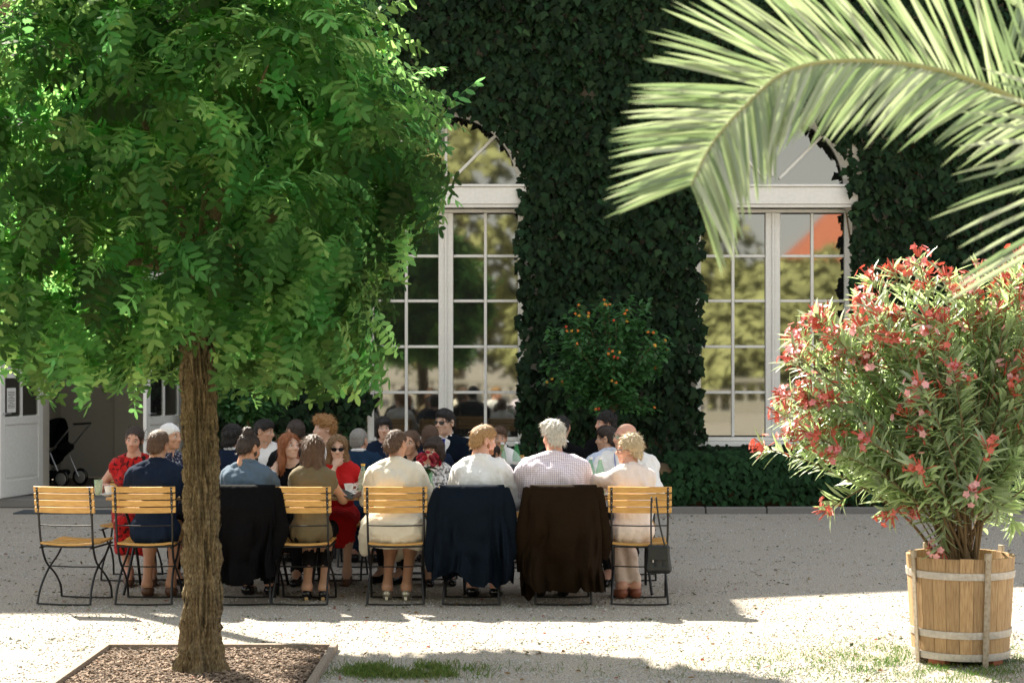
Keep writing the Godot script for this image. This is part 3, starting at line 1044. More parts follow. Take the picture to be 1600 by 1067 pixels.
# ------------------------------------------------------------------ furniture and small things
var chair0: Node3D
func make_chair() -> Node3D:       # sitter faces -z; the back stands at +z
	var c := Node3D.new()
	for i in 4:
		var y := .852 - i * .0505
		var b := MB.new()
		var path := []
		for s in 9:
			var u := -1.0 + s * .25
			path.append([u * .233, y - .0045 * (1.0 - u * u), .207 + .012 * u * u - i * .008])
		for s in 8:
			var p: Array = path[s]
			var q: Array = path[s + 1]
			var mid := Vector3((p[0] + q[0]) / 2, (p[1] + q[1]) / 2, (p[2] + q[2]) / 2)
			var dx: float = q[0] - p[0]
			b.box(Vector3(dx + .0006, .0415, .016), Transform3D(Basis(Vector3(dx, q[1] - p[1], q[2] - p[2]).normalized(), Vector3(0, 1, .12).normalized(), Vector3(-(q[2] - p[2]) / dx, -.12, 1).normalized()), mid), .0025 if s in [0, 7] else .0004)
		part(c, "back_slat", b.done(), M.slat[i % 3])
	for i in 7:
		var z := -.195 + i * .058
		var b := MB.new()
		for s in 6:
			var u := -1.0 + s / 3.0
			var u2 := u + 1.0 / 3.0
			var ya := .437 + .012 * u * u + .006 * cos(i * .9)
			var yb := .437 + .012 * u2 * u2 + .006 * cos(i * .9)
			b.box(Vector3(.0672, .016, .05), Transform3D(Basis(Vector3(1, (yb - ya) / .067, 0).normalized(), Vector3.UP, Vector3.BACK), Vector3((u + u2) / 2 * .2, (ya + yb) / 2, z)), .002)
		part(c, "seat_slat", b.done(), M.slat[(i + 1) % 3])
	for s in [-1, 1]:
		var x: float = s * .207
		part(c, "upright", tube_mesh([Vector3(x, .868, .224), Vector3(x, .76, .208), Vector3(x, .66, .19)], [.011], 8, .5), M.iron)
		part(c, "front_leg", tube_mesh(curve([Vector3(x, .67, .192), Vector3(x * .99, .52, .172), Vector3(x * .97, .42, .15), Vector3(x * .96, .3, .08), Vector3(x * .96, .2, -.07), Vector3(x * .97, .1, -.17), Vector3(x * .97, .008, -.19)], 4), [.0085], 8, .7), M.iron)
		part(c, "rear_leg", tube_mesh(curve([Vector3(x * .9, .428, -.2), Vector3(x * .91, .34, -.1), Vector3(x * .92, .25, .06), Vector3(x * .96, .13, .17), Vector3(x, .008, .215)], 4), [.0085], 8, .7), M.iron)
		var rv := MB.new()
		for i in 4:
			rv.ball(Vector3(x, .852 - i * .0505, .232 - i * .0085), Vector3(.0042, .0042, .003), 4, 6)
		part(c, "rivets", rv.done(), M.steel)
		part(c, "seat_rail", tube_mesh([Vector3(x * .93, .422, -.22), Vector3(x * .95, .42, .19)], [.0075], 6), M.iron)
	for q in [[.585, .181, .005], [.43, .17, .0075], [.27, .05, .005], [.012, .215, .0065], [.012, -.19, .0065]]:
		part(c, "crossbar", tube_mesh(curve([Vector3(-.2, q[0], q[1]), Vector3(0, q[0] - .004, q[1] + .004), Vector3(.2, q[0], q[1])], 3), [q[2]], 6), M.iron)
	return c

func chair(x: float, d: float, turn: float, label: String, group: String) -> Node3D:
	var o: Node3D = chair0.duplicate()
	o.name = numbered("folding_chair")
	add_child(o)
	o.position = Vector3(x, 0, -d)
	o.rotation.y = deg_to_rad(turn)
	tag(o, label, "chair", group)
	return o

func table(x: float, d: float, w: float, label: String) -> void:
	var t := thing("garden_table", label, "table", Vector3(x, 0, -d), 0, "slatted garden tables set end to end")
	for i in 8:
		part(t, "top_slat", box_mesh(Vector3(w - .01, .022, .094), .003), M.table_wood, Transform3D(Basis(), Vector3(0, .744, -.35 + i * .1)))
	for s in [-1, 1]:
		part(t, "batten", box_mesh(Vector3(.04, .03, .74), .003), M.iron, Transform3D(Basis(), Vector3(s * (w / 2 - .12), .717, 0)))
		for z in [-1, 1]:
			part(t, "leg", tube_mesh(curve([Vector3(s * (w / 2 - .12), .71, z * .32), Vector3(s * (w / 2 - .14), .35, -z * .02), Vector3(s * (w / 2 - .12), .005, -z * .3)], 4), [.011], 8), M.iron)

# a jacket hung over a chair back: a loop of cloth round the back, widening and folding as it falls
func jacket(x: float, d: float, label: String, m: Material, wt: float, wb: float, hem: float, sd: float, tilt: float) -> void:
	var o := thing("suit_jacket", label, "jacket", Vector3(x, 0, -d), 0.0, "jackets hung over chair backs")
	var b := MB.new()
	var rows := 44
	var cols := 96
	for r in rows + 1:
		var v := float(r) / rows
		var yy := lerpf(.885, hem, v)
		var wd := lerpf(wt, wb, smoothstep(0.0, 1.0, v) * .75 + v * .25) / 2.0
		var thick := lerpf(.05, .105, smoothstep(0.0, .25, v))
		if r == 0:
			thick = .03
			wd *= .97
		for c in cols:
			var a := TAU * c / cols
			var ca := cos(a)
			var sa := sin(a)
			var px := wd * signf(ca) * pow(absf(ca), .45)
			var pz := thick * signf(sa) * pow(absf(sa), .6)
			var g := noise.get_noise_3d(px * 6.0 + sd, yy * .8, sd * 3.1 + signf(sa) * 4.0)
			var f := (absf(g) * 2.4 - .45) * .14 * smoothstep(.02, .9, v)
			var f2 := noise.get_noise_3d(px * 2.5 - sd, yy * 3.0, sd + signf(sa) * 4.0) * .03 * smoothstep(.0, .3, v)
			var drop := noise.get_noise_2d(px * 4.0 + sd * 2.0, signf(sa) * 3.0) * .11 * v * v + tilt * px * v * v
			var sagtop := -.008 * (1.0 - pow(ca, 2)) * (1.0 - v)
			b.vert(Vector3(px * (1.0 + g * .05 * v) + .02 * sin(yy * 9.0 + sd) * v, yy + drop + sagtop, .2 - v * .03 + pz + (f + f2) * signf(sa)), Vector3.ZERO, Vector2(a, v))
	for r in rows:
		for c in cols:
			var c2 := (c + 1) % cols
			b.quad(r * cols + c, (r + 1) * cols + c, (r + 1) * cols + c2, r * cols + c2)
	b.smooth()
	# close the top
	var top := b.vert(Vector3(0, .886, .2), Vector3.UP)
	var first := b.v.size()
	for c in cols: b.vert(b.v[c], Vector3.UP)
	for c in cols: b.tri(top, first + c, first + (c + 1) % cols)
	part(o, "back_panel", b.done(true), m)
	for s in [-1, 1]:
		var pts := curve([Vector3(s * wt * .46, .86, .2), Vector3(s * (wt * .5 + .015), .72, .2), Vector3(s * (wt * .5 + .035), .56, .19), Vector3(s * (wb * .5 - .01), .42, .17), Vector3(s * (wb * .5 - .03), .3 + .05 * s, .15)], 6)
		var sv := MB.new()
		var rr := []
		for i in pts.size():
			rr.append((.06 + .006 * sin(i * .45 + sd)) * (.7 if i == 0 else 1.0))
		sv.tube(pts, rr, 16, true, .62)
		part(o, "sleeve", sv.done(), m)
	if wt > .6:
		part(o, "collar", tube_mesh(curve([Vector3(-.12, .88, .225), Vector3(0, .892, .24), Vector3(.12, .88, .225)], 4), [.014, .018, .02, .02, .02, .02, .02, .018, .014], 8, .6), m)

func bottle(pos: Vector3, label: String, m: Material, capm: Material, h := .29, label_on := true) -> void:
	var o := thing("water_bottle", label, "bottle", pos)
	var r := .037
	part(o, "glass", lathe_mesh([Vector2(.001, .002), Vector2(r * .9, .0), Vector2(r, .01), Vector2(r, h * .55), Vector2(r * .86, h * .65), Vector2(r * .5, h * .8), Vector2(r * .38, h * .9), Vector2(r * .4, h * .955), Vector2(.001, h * .956)], 20), m)
	part(o, "bottle_cap", lathe_mesh([Vector2(r * .43, h * .93), Vector2(r * .45, h * .94), Vector2(r * .45, h), Vector2(.001, h * 1.003)], 14), capm)
	if label_on:
		part(o, "paper_label", lathe_mesh([Vector2(r * 1.015, h * .16), Vector2(r * 1.02, h * .17), Vector2(r * 1.02, h * .4), Vector2(r * 1.015, h * .41)], 20), M.paper)

func cup(pos: Vector3, label: String) -> void:
	var o := thing("coffee_cup", label, "cup", pos)
	part(o, "bowl", lathe_mesh([Vector2(.001, .012), Vector2(.022, .012), Vector2(.03, .03), Vector2(.04, .075), Vector2(.037, .075), Vector2(.028, .032), Vector2(.001, .018)], 18), M.china)
	part(o, "saucer", lathe_mesh([Vector2(.001, .002), Vector2(.04, .0), Vector2(.075, .014), Vector2(.074, .017), Vector2(.04, .006), Vector2(.001, .006)], 22), M.china)
	part(o, "handle", tube_mesh(curve([Vector3(.036, .062, 0), Vector3(.06, .058, 0), Vector3(.058, .034, 0), Vector3(.033, .03, 0)], 4), [.005], 6), M.china)

func plate(pos: Vector3, label: String) -> void:
	var o := thing("dinner_plate", label, "plate", pos)
	part(o, "rim", lathe_mesh([Vector2(.07, .004), Vector2(.12, .017), Vector2(.119, .02), Vector2(.07, .008)], 26), M.china)
	part(o, "well", lathe_mesh([Vector2(.001, .0), Vector2(.07, .001), Vector2(.071, .007), Vector2(.001, .006)], 26), M.china)

func tumbler(pos: Vector3, label: String) -> void:
	var o := thing("drinking_glass", label, "glass", pos)
	part(o, "glass", lathe_mesh([Vector2(.001, .004), Vector2(.026, .002), Vector2(.034, .12), Vector2(.032, .12), Vector2(.025, .012), Vector2(.001, .01)], 18), M.clear_glass)

func handbag(pos: Vector3) -> void:
	var o := thing("handbag", "black leather handbag hanging by two straps from the rightmost chair back", "handbag", pos, -.15)
	var p := sdf([cap(Vector3(-.06, .04, 0), Vector3(.06, .04, 0), .034, .034), cap(Vector3(-.058, .19, 0), Vector3(.058, .19, 0), .022, .022), cap(Vector3(-.06, .04, 0), Vector3(-.058, .19, 0), .034, .022), cap(Vector3(.06, .04, 0), Vector3(.058, .19, 0), .034, .022), cap(Vector3(0, .04, 0), Vector3(0, .19, 0), .034, .022)], .0065, 160.0)
	part(o, "bag_body", from_sdf(p), M.leather)
	part(o, "flap", box_mesh(Vector3(.14, .085, .008), .003), M.leather, Transform3D(Basis.from_euler(Vector3(-.14, 0, 0)), Vector3(0, .15, .04)))
	part(o, "zip_pull", box_mesh(Vector3(.007, .022, .004), .001), M.steel, Transform3D(Basis(), Vector3(-.035, .1, .046)))
	for s in [-1, 1]:
		part(o, "strap", tube_mesh(curve([Vector3(s * .05, .2, .02), Vector3(s * .03 - .02, .38, .05), Vector3(s * .018 - .03, .545, .035), Vector3(s * .016 - .03, .553, .01), Vector3(s * .016 - .03, .52, -.004)], 4), [.0065], 6, .5), M.leather)

func bouquet(pos: Vector3) -> void:
	var o := thing("flower_vase", "small green glass vase packed with dark red flowers", "flowers", pos)
	part(o, "vase", lathe_mesh([Vector2(.001, .002), Vector2(.04, .0), Vector2(.048, .05), Vector2(.038, .13), Vector2(.044, .16), Vector2(.04, .16), Vector2(.034, .13), Vector2(.001, .02)], 20), M.green_glass)
	for i in 26:
		var dir := Vector3(rf(-1, 1), rf(-.25, 1), rf(-1, 1)).normalized()
		var b := MB.new()
		for k in 3:
			for j in 6:
				var a := TAU * j / 6 + k * .5
				var tip := Vector3(cos(a) * (.028 - k * .007), .006 + k * .008, sin(a) * (.028 - k * .007))
				var sd := Vector3(-sin(a), 0, cos(a)) * .013
				b.flat([Vector3(0, k * .003, 0), tip * .6 + sd, tip, tip * .6 - sd])
		b.smooth()
		part(o, "blossom", b.done(), [M.red_bloom, M.red_bloom_dark, M.pink_bloom][i % 3], Transform3D(frame(dir, Vector3(.3, .1, .9)).scaled_local(Vector3.ONE * 1.15), Vector3(0, .235, 0) + dir * Vector3(.085, .07, .085)))
	var lf := []
	for i in 14:
		var dir := Vector3(rf(-1, 1), rf(-.5, .3), rf(-1, 1)).normalized()
		lf.append(Transform3D(frame(dir, Vector3.UP).scaled_local(Vector3.ONE * .09), Vector3(0, .19, 0)))
	scatter(o, "leaves", M.leaf_mesh, M.oleander, lf, lf.map(func(_x): return Color(.04, .1, .03)))

func jug(pos: Vector3) -> void:
	var o := thing("thermos_jug", "steel coffee jug with black lid standing on the table by the blond man", "jug", pos)
	part(o, "jug_body", lathe_mesh([Vector2(.001, .0), Vector2(.06, .0), Vector2(.064, .02), Vector2(.06, .13), Vector2(.045, .18), Vector2(.044, .185)], 24), M.steel_matt)
	part(o, "lid", lathe_mesh([Vector2(.046, .182), Vector2(.05, .19), Vector2(.044, .225), Vector2(.001, .235)], 20), M.lens)
	part(o, "handle", tube_mesh(curve([Vector3(.044, .2, 0), Vector3(.1, .2, 0), Vector3(.105, .1, 0), Vector3(.062, .05, 0)], 5), [.009], 8, .6), M.lens)

func tub(pos: Vector3) -> void:
	var o := thing("wooden_tub", "big round wooden planter tub with grey iron hoops", "planter", pos)
	var n := 24
	var h := .64
	for i in n:
		var a0 := TAU * (i + .015) / n
		var a1 := TAU * (i + .985) / n
		var b := MB.new()
		var rows := [[.04 + .006 * (i % 3), .283], [.34, .301], [h - rng.randf() * .008, .317]]
		var vs := []
		for r in rows:
			for ra in [0.0, -.025]:
				for a in [a0, (a0 + a1) / 2, a1]:
					vs.append(Vector3(cos(a) * (r[1] + ra), r[0], sin(a) * (r[1] + ra)))
		for k in 2:
			for j in 2:
				b.flat([vs[k * 6 + j], vs[k * 6 + j + 1], vs[k * 6 + 6 + j + 1], vs[k * 6 + 6 + j]])
				b.flat([vs[k * 6 + 3 + j + 1], vs[k * 6 + 3 + j], vs[k * 6 + 9 + j], vs[k * 6 + 9 + j + 1]])
			b.flat([vs[k * 6], vs[k * 6 + 6], vs[k * 6 + 9], vs[k * 6 + 3]])
			b.flat([vs[k * 6 + 2], vs[k * 6 + 5], vs[k * 6 + 11], vs[k * 6 + 8]])
		b.flat([vs[12], vs[13], vs[14], vs[17], vs[16], vs[15]])
		b.flat([vs[0], vs[3], vs[4], vs[5], vs[2], vs[1]])
		# outward normals
		for t in range(0, b.ix.size(), 3):
			pass
		part(o, "stave", b.done(true), M.stave[(i * 7 + i / 3) % 5])
	for q in [[.535, .3165], [.19, .297], [.06, .289]]:
		part(o, "hoop", lathe_mesh([Vector2(q[1] - .004, q[0] - .021), Vector2(q[1] + .001, q[0] - .0205), Vector2(q[1] + .004, q[0] + .0205), Vector2(q[1] - .002, q[0] + .021)], 64), M.hoop)
	for a in [1.32, 2.78, 4.3, 5.8]:
		var dir := Vector3(cos(a), 0, sin(a))
		var p0 := dir * .296 + Vector3(0, .0, 0)
		var p1 := dir * .332 + Vector3(0, .665, 0)
		var y := (p1 - p0).normalized()
		var z := (dir - y * dir.dot(y)).normalized()
		var bt := part(o, "strap", box_mesh(Vector3(.037, .67, .008), .0015), M.strap, Transform3D(Basis(y.cross(z), y, z), (p0 + p1) / 2))
		part(bt, "hook", box_mesh(Vector3(.041, .045, .02), .003), M.strap, Transform3D(Basis(), Vector3(0, .32, -.004)))
	part(o, "bottom_board", lathe_mesh([Vector2(.001, .05), Vector2(.27, .05), Vector2(.27, .075), Vector2(.001, .075)], 32), M.stave[1])
	part(o, "soil", lathe_mesh([Vector2(.292, .52), Vector2(.2, .545), Vector2(.001, .57)], 32), M.soil)
	for a in [.8, 2.4, 4.0, 5.5]:
		part(o, "brick_foot", box_mesh(Vector3(.11, .045, .07), .004), M.roof, Transform3D(Basis.from_euler(Vector3(0, a, 0)), Vector3(cos(a) * .22, .024, sin(a) * .22)))

func stroller(pos: Vector3) -> void:
	var o := thing("baby_stroller", "black baby stroller with raised hood parked inside the doorway", "stroller", pos, 1.25)
	o.scale = Vector3.ONE * .84
	var b := MB.new()
	for i in 13:      # hood: a quarter shell of ribs
		var th := -.25 + 1.95 * i / 12
		for j in 13:
			var a := PI * j / 12
			b.vert(Vector3(cos(a) * .23, .62 + sin(a) * .42 * sin(th) + .05, -.02 - sin(a) * .42 * cos(th) * 1.05 + .1), Vector3.ZERO)
	for i in 12:
		for j in 12:
			b.quad(i * 13 + j, i * 13 + j + 1, i * 13 + j + 14, i * 13 + j + 13)
	b.smooth()
	part(o, "hood", b.done(), M.black_cloth)
	part(o, "seat", from_sdf(sdf([cap(Vector3(-.14, .62, .18), Vector3(.14, .62, .18), .06, .06), cap(Vector3(-.14, .45, -.02), Vector3(.14, .45, -.02), .07, .07), cap(Vector3(0, .62, .18), Vector3(0, .45, -.02), .1, .1), cap(Vector3(-.13, .5, -.2), Vector3(.13, .5, -.2), .05, .05), cap(Vector3(0, .45, -.02), Vector3(0, .5, -.2), .1, .08)], .02, 50.0)), M.black_cloth)
	part(o, "basket", from_sdf(sdf([cap(Vector3(-.15, .22, .12), Vector3(.15, .22, .12), .05, .05), cap(Vector3(-.15, .2, -.15), Vector3(.15, .2, -.15), .05, .05), cap(Vector3(-.1, .19, 0), Vector3(.1, .19, 0), .07, .07)], .02, 50.0)), M.charcoal)
	for s in [-1, 1]:
		var x: float = s * .25
		part(o, "push_bar", tube_mesh([Vector3(x, 1.0, .48), Vector3(x, .55, .06), Vector3(x, .3, -.18)], [.013], 8), M.steel)
		part(o, "chassis_tube", tube_mesh([Vector3(x, .55, .06), Vector3(x, .15, .26)], [.013], 8), M.steel)
		var w := part(o, "wheel", lathe_mesh([Vector2(.1, -.022), Vector2(.13, -.022), Vector2(.142, 0), Vector2(.13, .022), Vector2(.1, .022), Vector2(.1, -.022)], 24), M.lens, Transform3D(Basis(Vector3(0, 1, 0), Vector3(1, 0, 0), Vector3(0, 0, -1)), Vector3(x * 1.08, .142, .28)))
		part(w, "hub", lathe_mesh([Vector2(.001, -.015), Vector2(.06, -.012), Vector2(.1, -.01), Vector2(.1, .01), Vector2(.001, .015)], 16), M.steel_matt)
		var w2 := part(o, "wheel", lathe_mesh([Vector2(.06, -.018), Vector2(.085, -.018), Vector2(.093, 0), Vector2(.085, .018), Vector2(.06, .018), Vector2(.06, -.018)], 20), M.lens, Transform3D(Basis(Vector3(0, 1, 0), Vector3(1, 0, 0), Vector3(0, 0, -1)), Vector3(x * .85, .094, -.3)))
		part(w2, "hub", lathe_mesh([Vector2(.001, -.012), Vector2(.06, -.01), Vector2(.06, .01), Vector2(.001, .012)], 14), M.steel_matt)
		part(o, "front_tube", tube_mesh([Vector3(x, .3, -.18), Vector3(x * .85, .1, -.3)], [.012], 8), M.steel)
	part(o, "handle", tube_mesh([Vector3(-.25, 1.0, .48), Vector3(.25, 1.0, .48)], [.017], 8), M.lens)
# ------------------------------------------------------------------ plants
func leaf_blade(w: float, fold: float, curl: float) -> Array:      # a pointed leaf, one unit long on +y
	var b := MB.new()
	var ys := [0.0, .22, .5, .78, 1.0]
	var ws := [.05, .75, 1.0, .62, .0]
	for i in 5:
		var y: float = ys[i]
		var z := -curl * y * y
		for s in [-1, 0, 1]:
			b.vert(Vector3(s * ws[i] * w / 2, y, z + absf(s) * fold * ws[i] * w))
	for i in 4:
		for s in 2:
			b.quad(i * 3 + s, i * 3 + s + 1, i * 3 + s + 4, i * 3 + s + 3)
	b.smooth()
	return [b.v, b.n, b.ix]

func leaf_mesh_of(o: Array, n_up := 1.0) -> ArrayMesh:
	var b := MB.new()
	b.white = true
	b.add(o, Transform3D())
	return b.done()

# robinia: leaflets in pairs along a drooping stalk; +y along, +z the upper face
func compound_leaf(pairs: int, droop: float, sd: int) -> ArrayMesh:
	rng.seed = sd
	var b := MB.new()
	b.white = true
	var leaflet := []
	var l0 := MB.new()
	var oy := [0.0, .3, .7, 1.0]
	var ow := [.12, .9, .95, .2]
	for i in 4:
		for s in [-1, 1]:
			l0.vert(Vector3(s * ow[i] * .22, oy[i], -.1 * oy[i] * oy[i] + .02))
	for i in 3: l0.quad(i * 2, i * 2 + 1, i * 2 + 3, i * 2 + 2)
	l0.smooth()
	leaflet = [l0.v, l0.n, l0.ix]
	var p := Vector3.ZERO
	var dir := Vector3(0, 1, 0)
	var len := 1.0 / (pairs + 1)
	for i in pairs + 1:
		var prev := p
		dir = dir.rotated(Vector3.RIGHT, -droop / pairs).normalized()
		p += dir * len
		b.flat([prev + Vector3(.006, 0, 0), prev - Vector3(.006, 0, 0), p - Vector3(.005, 0, 0), p + Vector3(.005, 0, 0)])
		var up := dir.cross(Vector3.RIGHT) * -1.0
		if i == 0: continue
		var sz := .235 * (1.0 - .45 * absf(float(i) / pairs - .5))
		for s in [-1, 1]:
			var ld := (Vector3(s, 0, 0) + dir * rf(.1, .6) - up * rf(-.1, .8)).normalized()
			b.add(leaflet, Transform3D(frame(ld, up + Vector3(rf(-.6, .6), 0, rf(-.3, .3))).scaled_local(Vector3.ONE * sz * rf(.85, 1.1)), p))
	b.add(leaflet, Transform3D(frame(dir, dir.cross(Vector3.RIGHT) * -1.0).scaled_local(Vector3.ONE * .2), p))
	for i in range(0, b.n.size()):
		if b.n[i].z < 0.0 and b.n[i].length() > 0: pass
	return b.done()

func robinia() -> void:
	var base := at(312, 1050, 9.95)
	base.y = 0
	var t := thing("robinia_tree", "ball-crowned robinia tree standing in the timber-edged bed", "tree", base)
	# trunk: ridged bark, thicker at the foot
	var b := MB.new()
	var rows := 170
	var cols := 110
	var ht := 2.35
	var bn := FastNoiseLite.new()
	bn.seed = 5
	bn.frequency = 1.0
	bn.fractal_octaves = 3
	for r in rows + 1:
		var y := ht * r / rows
		var rad := .092 + .055 * exp(-y * 7.0) + .012 * exp(-y * 1.5)
		for c in cols:
			var a := TAU * c / cols + .12 * sin(y * 2.0)
			var g := bn.get_noise_3d(cos(a) * 3.4, y * 1.5 + .25 * sin(a * 3.0), sin(a) * 3.4)
			var g2 := bn.get_noise_3d(cos(a) * 7.0 + 9.0, y * 4.5, sin(a) * 7.0)
			var ridge := .038 * (1.0 - minf(absf(g) * 4.0, 1.0)) + .018 * g2 - .02
			var flare := .045 * exp(-y * 9.0) * sin(a * 5.0)
			var rr := rad + ridge + flare
			b.vert(Vector3(cos(a) * rr + .012 * sin(y * 2.3), y - .02, sin(a) * rr), Vector3.ZERO, Vector2(a, y))
	for r in rows:
		for c in cols:
			var c2 := (c + 1) % cols
			b.quad(r * cols + c, r * cols + c2, (r + 1) * cols + c2, (r + 1) * cols + c)
	b.smooth()
	var trunk_mesh := b.done(false)
	if b.n[cols * 80].dot(Vector3(cos(TAU * 0), 0, 0)) < 0:
		for i in range(0, b.ix.size(), 3):
			var q := b.ix[i]
			b.ix[i] = b.ix[i + 1]
			b.ix[i + 1] = q
		b.smooth()
		trunk_mesh = b.done(false)
	part(t, "trunk", trunk_mesh, M.bark)
	rng.seed = 77
	# crown in lobes: [centre from the foot, radii]
	var lobes := [
		[Vector3(.0, 2.95, 0), Vector3(1.0, 1.25, 1.1)], [Vector3(-.62, 2.75, .1), Vector3(.75, 1.05, .9)], [Vector3(.86, 2.82, .1), Vector3(.5, .5, .6)],
		[Vector3(-.5, 2.27, .75), Vector3(.62, .46, .42)], [Vector3(.45, 2.4, .7), Vector3(.46, .5, .4)], [Vector3(.68, 2.2, .1), Vector3(.32, .48, .45)], [Vector3(-.9, 2.22, .2), Vector3(.4, .46, .5)],
		[Vector3(-.05, 3.75, 0), Vector3(.85, .7, .9)], [Vector3(.1, 2.15, -.6), Vector3(.8, .5, .5)], [Vector3(.45, 3.35, .65), Vector3(.45, .4, .4)], [Vector3(-.6, 3.3, .7), Vector3(.55, .42, .4)], [Vector3(.98, 3.05, -.05), Vector3(.4, .3, .45)],
	]
	for i in 11:
		var l: Array = lobes[i % lobes.size()]
		var tip: Vector3 = l[0] + l[1] * Vector3(rf(-.5, .5), rf(-.2, .5), rf(-.5, .5))
		var s := Vector3(.02 * sin(float(i)), 2.1 + .02 * i, .02 * cos(float(i)))
		part(t, "branch", tube_mesh(curve([s, s.lerp(tip, .4) + Vector3(0, .14, 0), tip], 6), [.05, .045, .04, .036, .032, .028, .025, .02, .016, .012, .01, .007, .005], 8), M.bark)
	var meshes := [compound_leaf(6, .9, 3), compound_leaf(7, 1.3, 4), compound_leaf(5, .6, 5)]
	rng.seed = 78
	var sets := [[], [], []]
	var cols3 := [[], [], []]
	var near := []
	var seats := []
	var tries := 0
	while seats.size() < 430 and tries < 60000:
		tries += 1
		var l: Array = lobes[rng.randi() % lobes.size()]
		if rng.randf() > (l[1].x * l[1].y + .3): continue
		var dir := Vector3(rng.randfn(), rng.randfn(), rng.randfn()).normalized()
		var c: Vector3 = l[0]
		var inner := seats.size() > 375
		var lump := 1.0 + .42 * noise.get_noise_3dv((c + dir * .8) * 2.1)
		var p: Vector3 = c + dir * l[1] * lump * (1.02 - .22 * pow(rng.randf(), 2.0) if not inner else rf(.66, .82))
		if p.y < 1.85 and Vector2(p.x, p.z).length() < .45: continue
		var deep := false
		for o in lobes:
			if ((p - o[0]) / o[1]).length() < (.74 if not inner else .55): deep = true
		if deep: continue
		if not inner:
			for o in seats:
				if p.distance_squared_to(o[0]) < .054: deep = true
			if deep: continue
		seats.append([p, (dir / l[1]).normalized()])
	# a spray: leaves in turn along one twig, hanging outwards
	for o in seats:
		var p0: Vector3 = o[0]
		var nn: Vector3 = o[1]
		var high := clampf((p0.y - 2.0) / 1.7, 0, 1)
		var twig := (nn * .8 + Vector3(rng.randfn() * .5, lerpf(-.35, .8, high), rng.randfn() * .5)).normalized()
		var tone := rf(.5, 1.6)
		var many := rng.randi_range(11, 17)
		for k in many:
			var u := float(k) / many
			var p := p0 + twig * (u * .24 - .12)
			var side := twig.cross(Vector3(rng.randfn(), rng.randfn(), rng.randfn())).normalized()
			var tipd := (twig * rf(.2, .7) * (1.0 + u) + side * rf(.5, 1.0) + nn * .25 + Vector3(0, lerpf(-.85, -.05, high), 0)).normalized()
			var up := (nn * .75 + Vector3(rng.randfn() * .35, .7, rng.randfn() * .35)).normalized()
			var q := rng.randi() % 3
			var size := rf(.21, .4)
			if p.y + tipd.y * size < 1.56 + .22 * clampf(-.45 - p.x, 0, 1) + .1 * noise.get_noise_1d(p.x * 4.0): continue
			if absf(p.x + .02) < .24 and p.z > -.3 and p.y + tipd.y * size < 1.86: continue
			if p.x > .95 and p.y < 2.45 or p.x + tipd.x * size > 1.5 or (p.x + tipd.x * size > 1.22 and p.y < 2.65): continue
			var x := Transform3D(frame(tipd, up).scaled_local(Vector3.ONE * size), p)
			if p.z > .6 and p.y < 3.2 and near.size() < 300 and rng.randf() < .3:
				near.append([x, q])
			else:
				sets[q].append(x)
				var w := tone * rf(.75, 1.25)
				cols3[q].append(Color(.165 * w * rf(.8, 1.4), .345 * w, .148 * w))
	var n := 0
	for a in near:
		piece(t, "leaf", n, meshes[a[1]], M.robinia_part[n % 4], a[0])
		n += 1
	for q in 3:
		scatter(t, "crown", meshes[q], M.robinia, sets[q], cols3[q])

func ivy_leaf(sd: int) -> ArrayMesh:     # three-pointed creeper leaf, tip at +y
	rng.seed = sd
	var b := MB.new()
	b.white = true
	var out := [Vector2(0, 0), Vector2(-.2, .04), Vector2(-.5, .3 + rf(-.05, .05)), Vector2(-.28, .5), Vector2(-.22, .68), Vector2(0, 1.05), Vector2(.22, .68), Vector2(.28, .5), Vector2(.5, .3 + rf(-.05, .05)), Vector2(.2, .04)]
	var c := b.vert(Vector3(0, .35, .07))
	for o in out: b.vert(Vector3(o.x, o.y, .05 - .22 * absf(o.x) - .16 * o.y * o.y + rf(-.02, .02)))
	for i in out.size(): b.tri(c, 1 + i, 1 + (i + 1) % out.size())
	b.smooth()
	for i in b.n.size():
		if b.n[i].z < 0: b.n[i] = -b.n[i]
	return b.done()

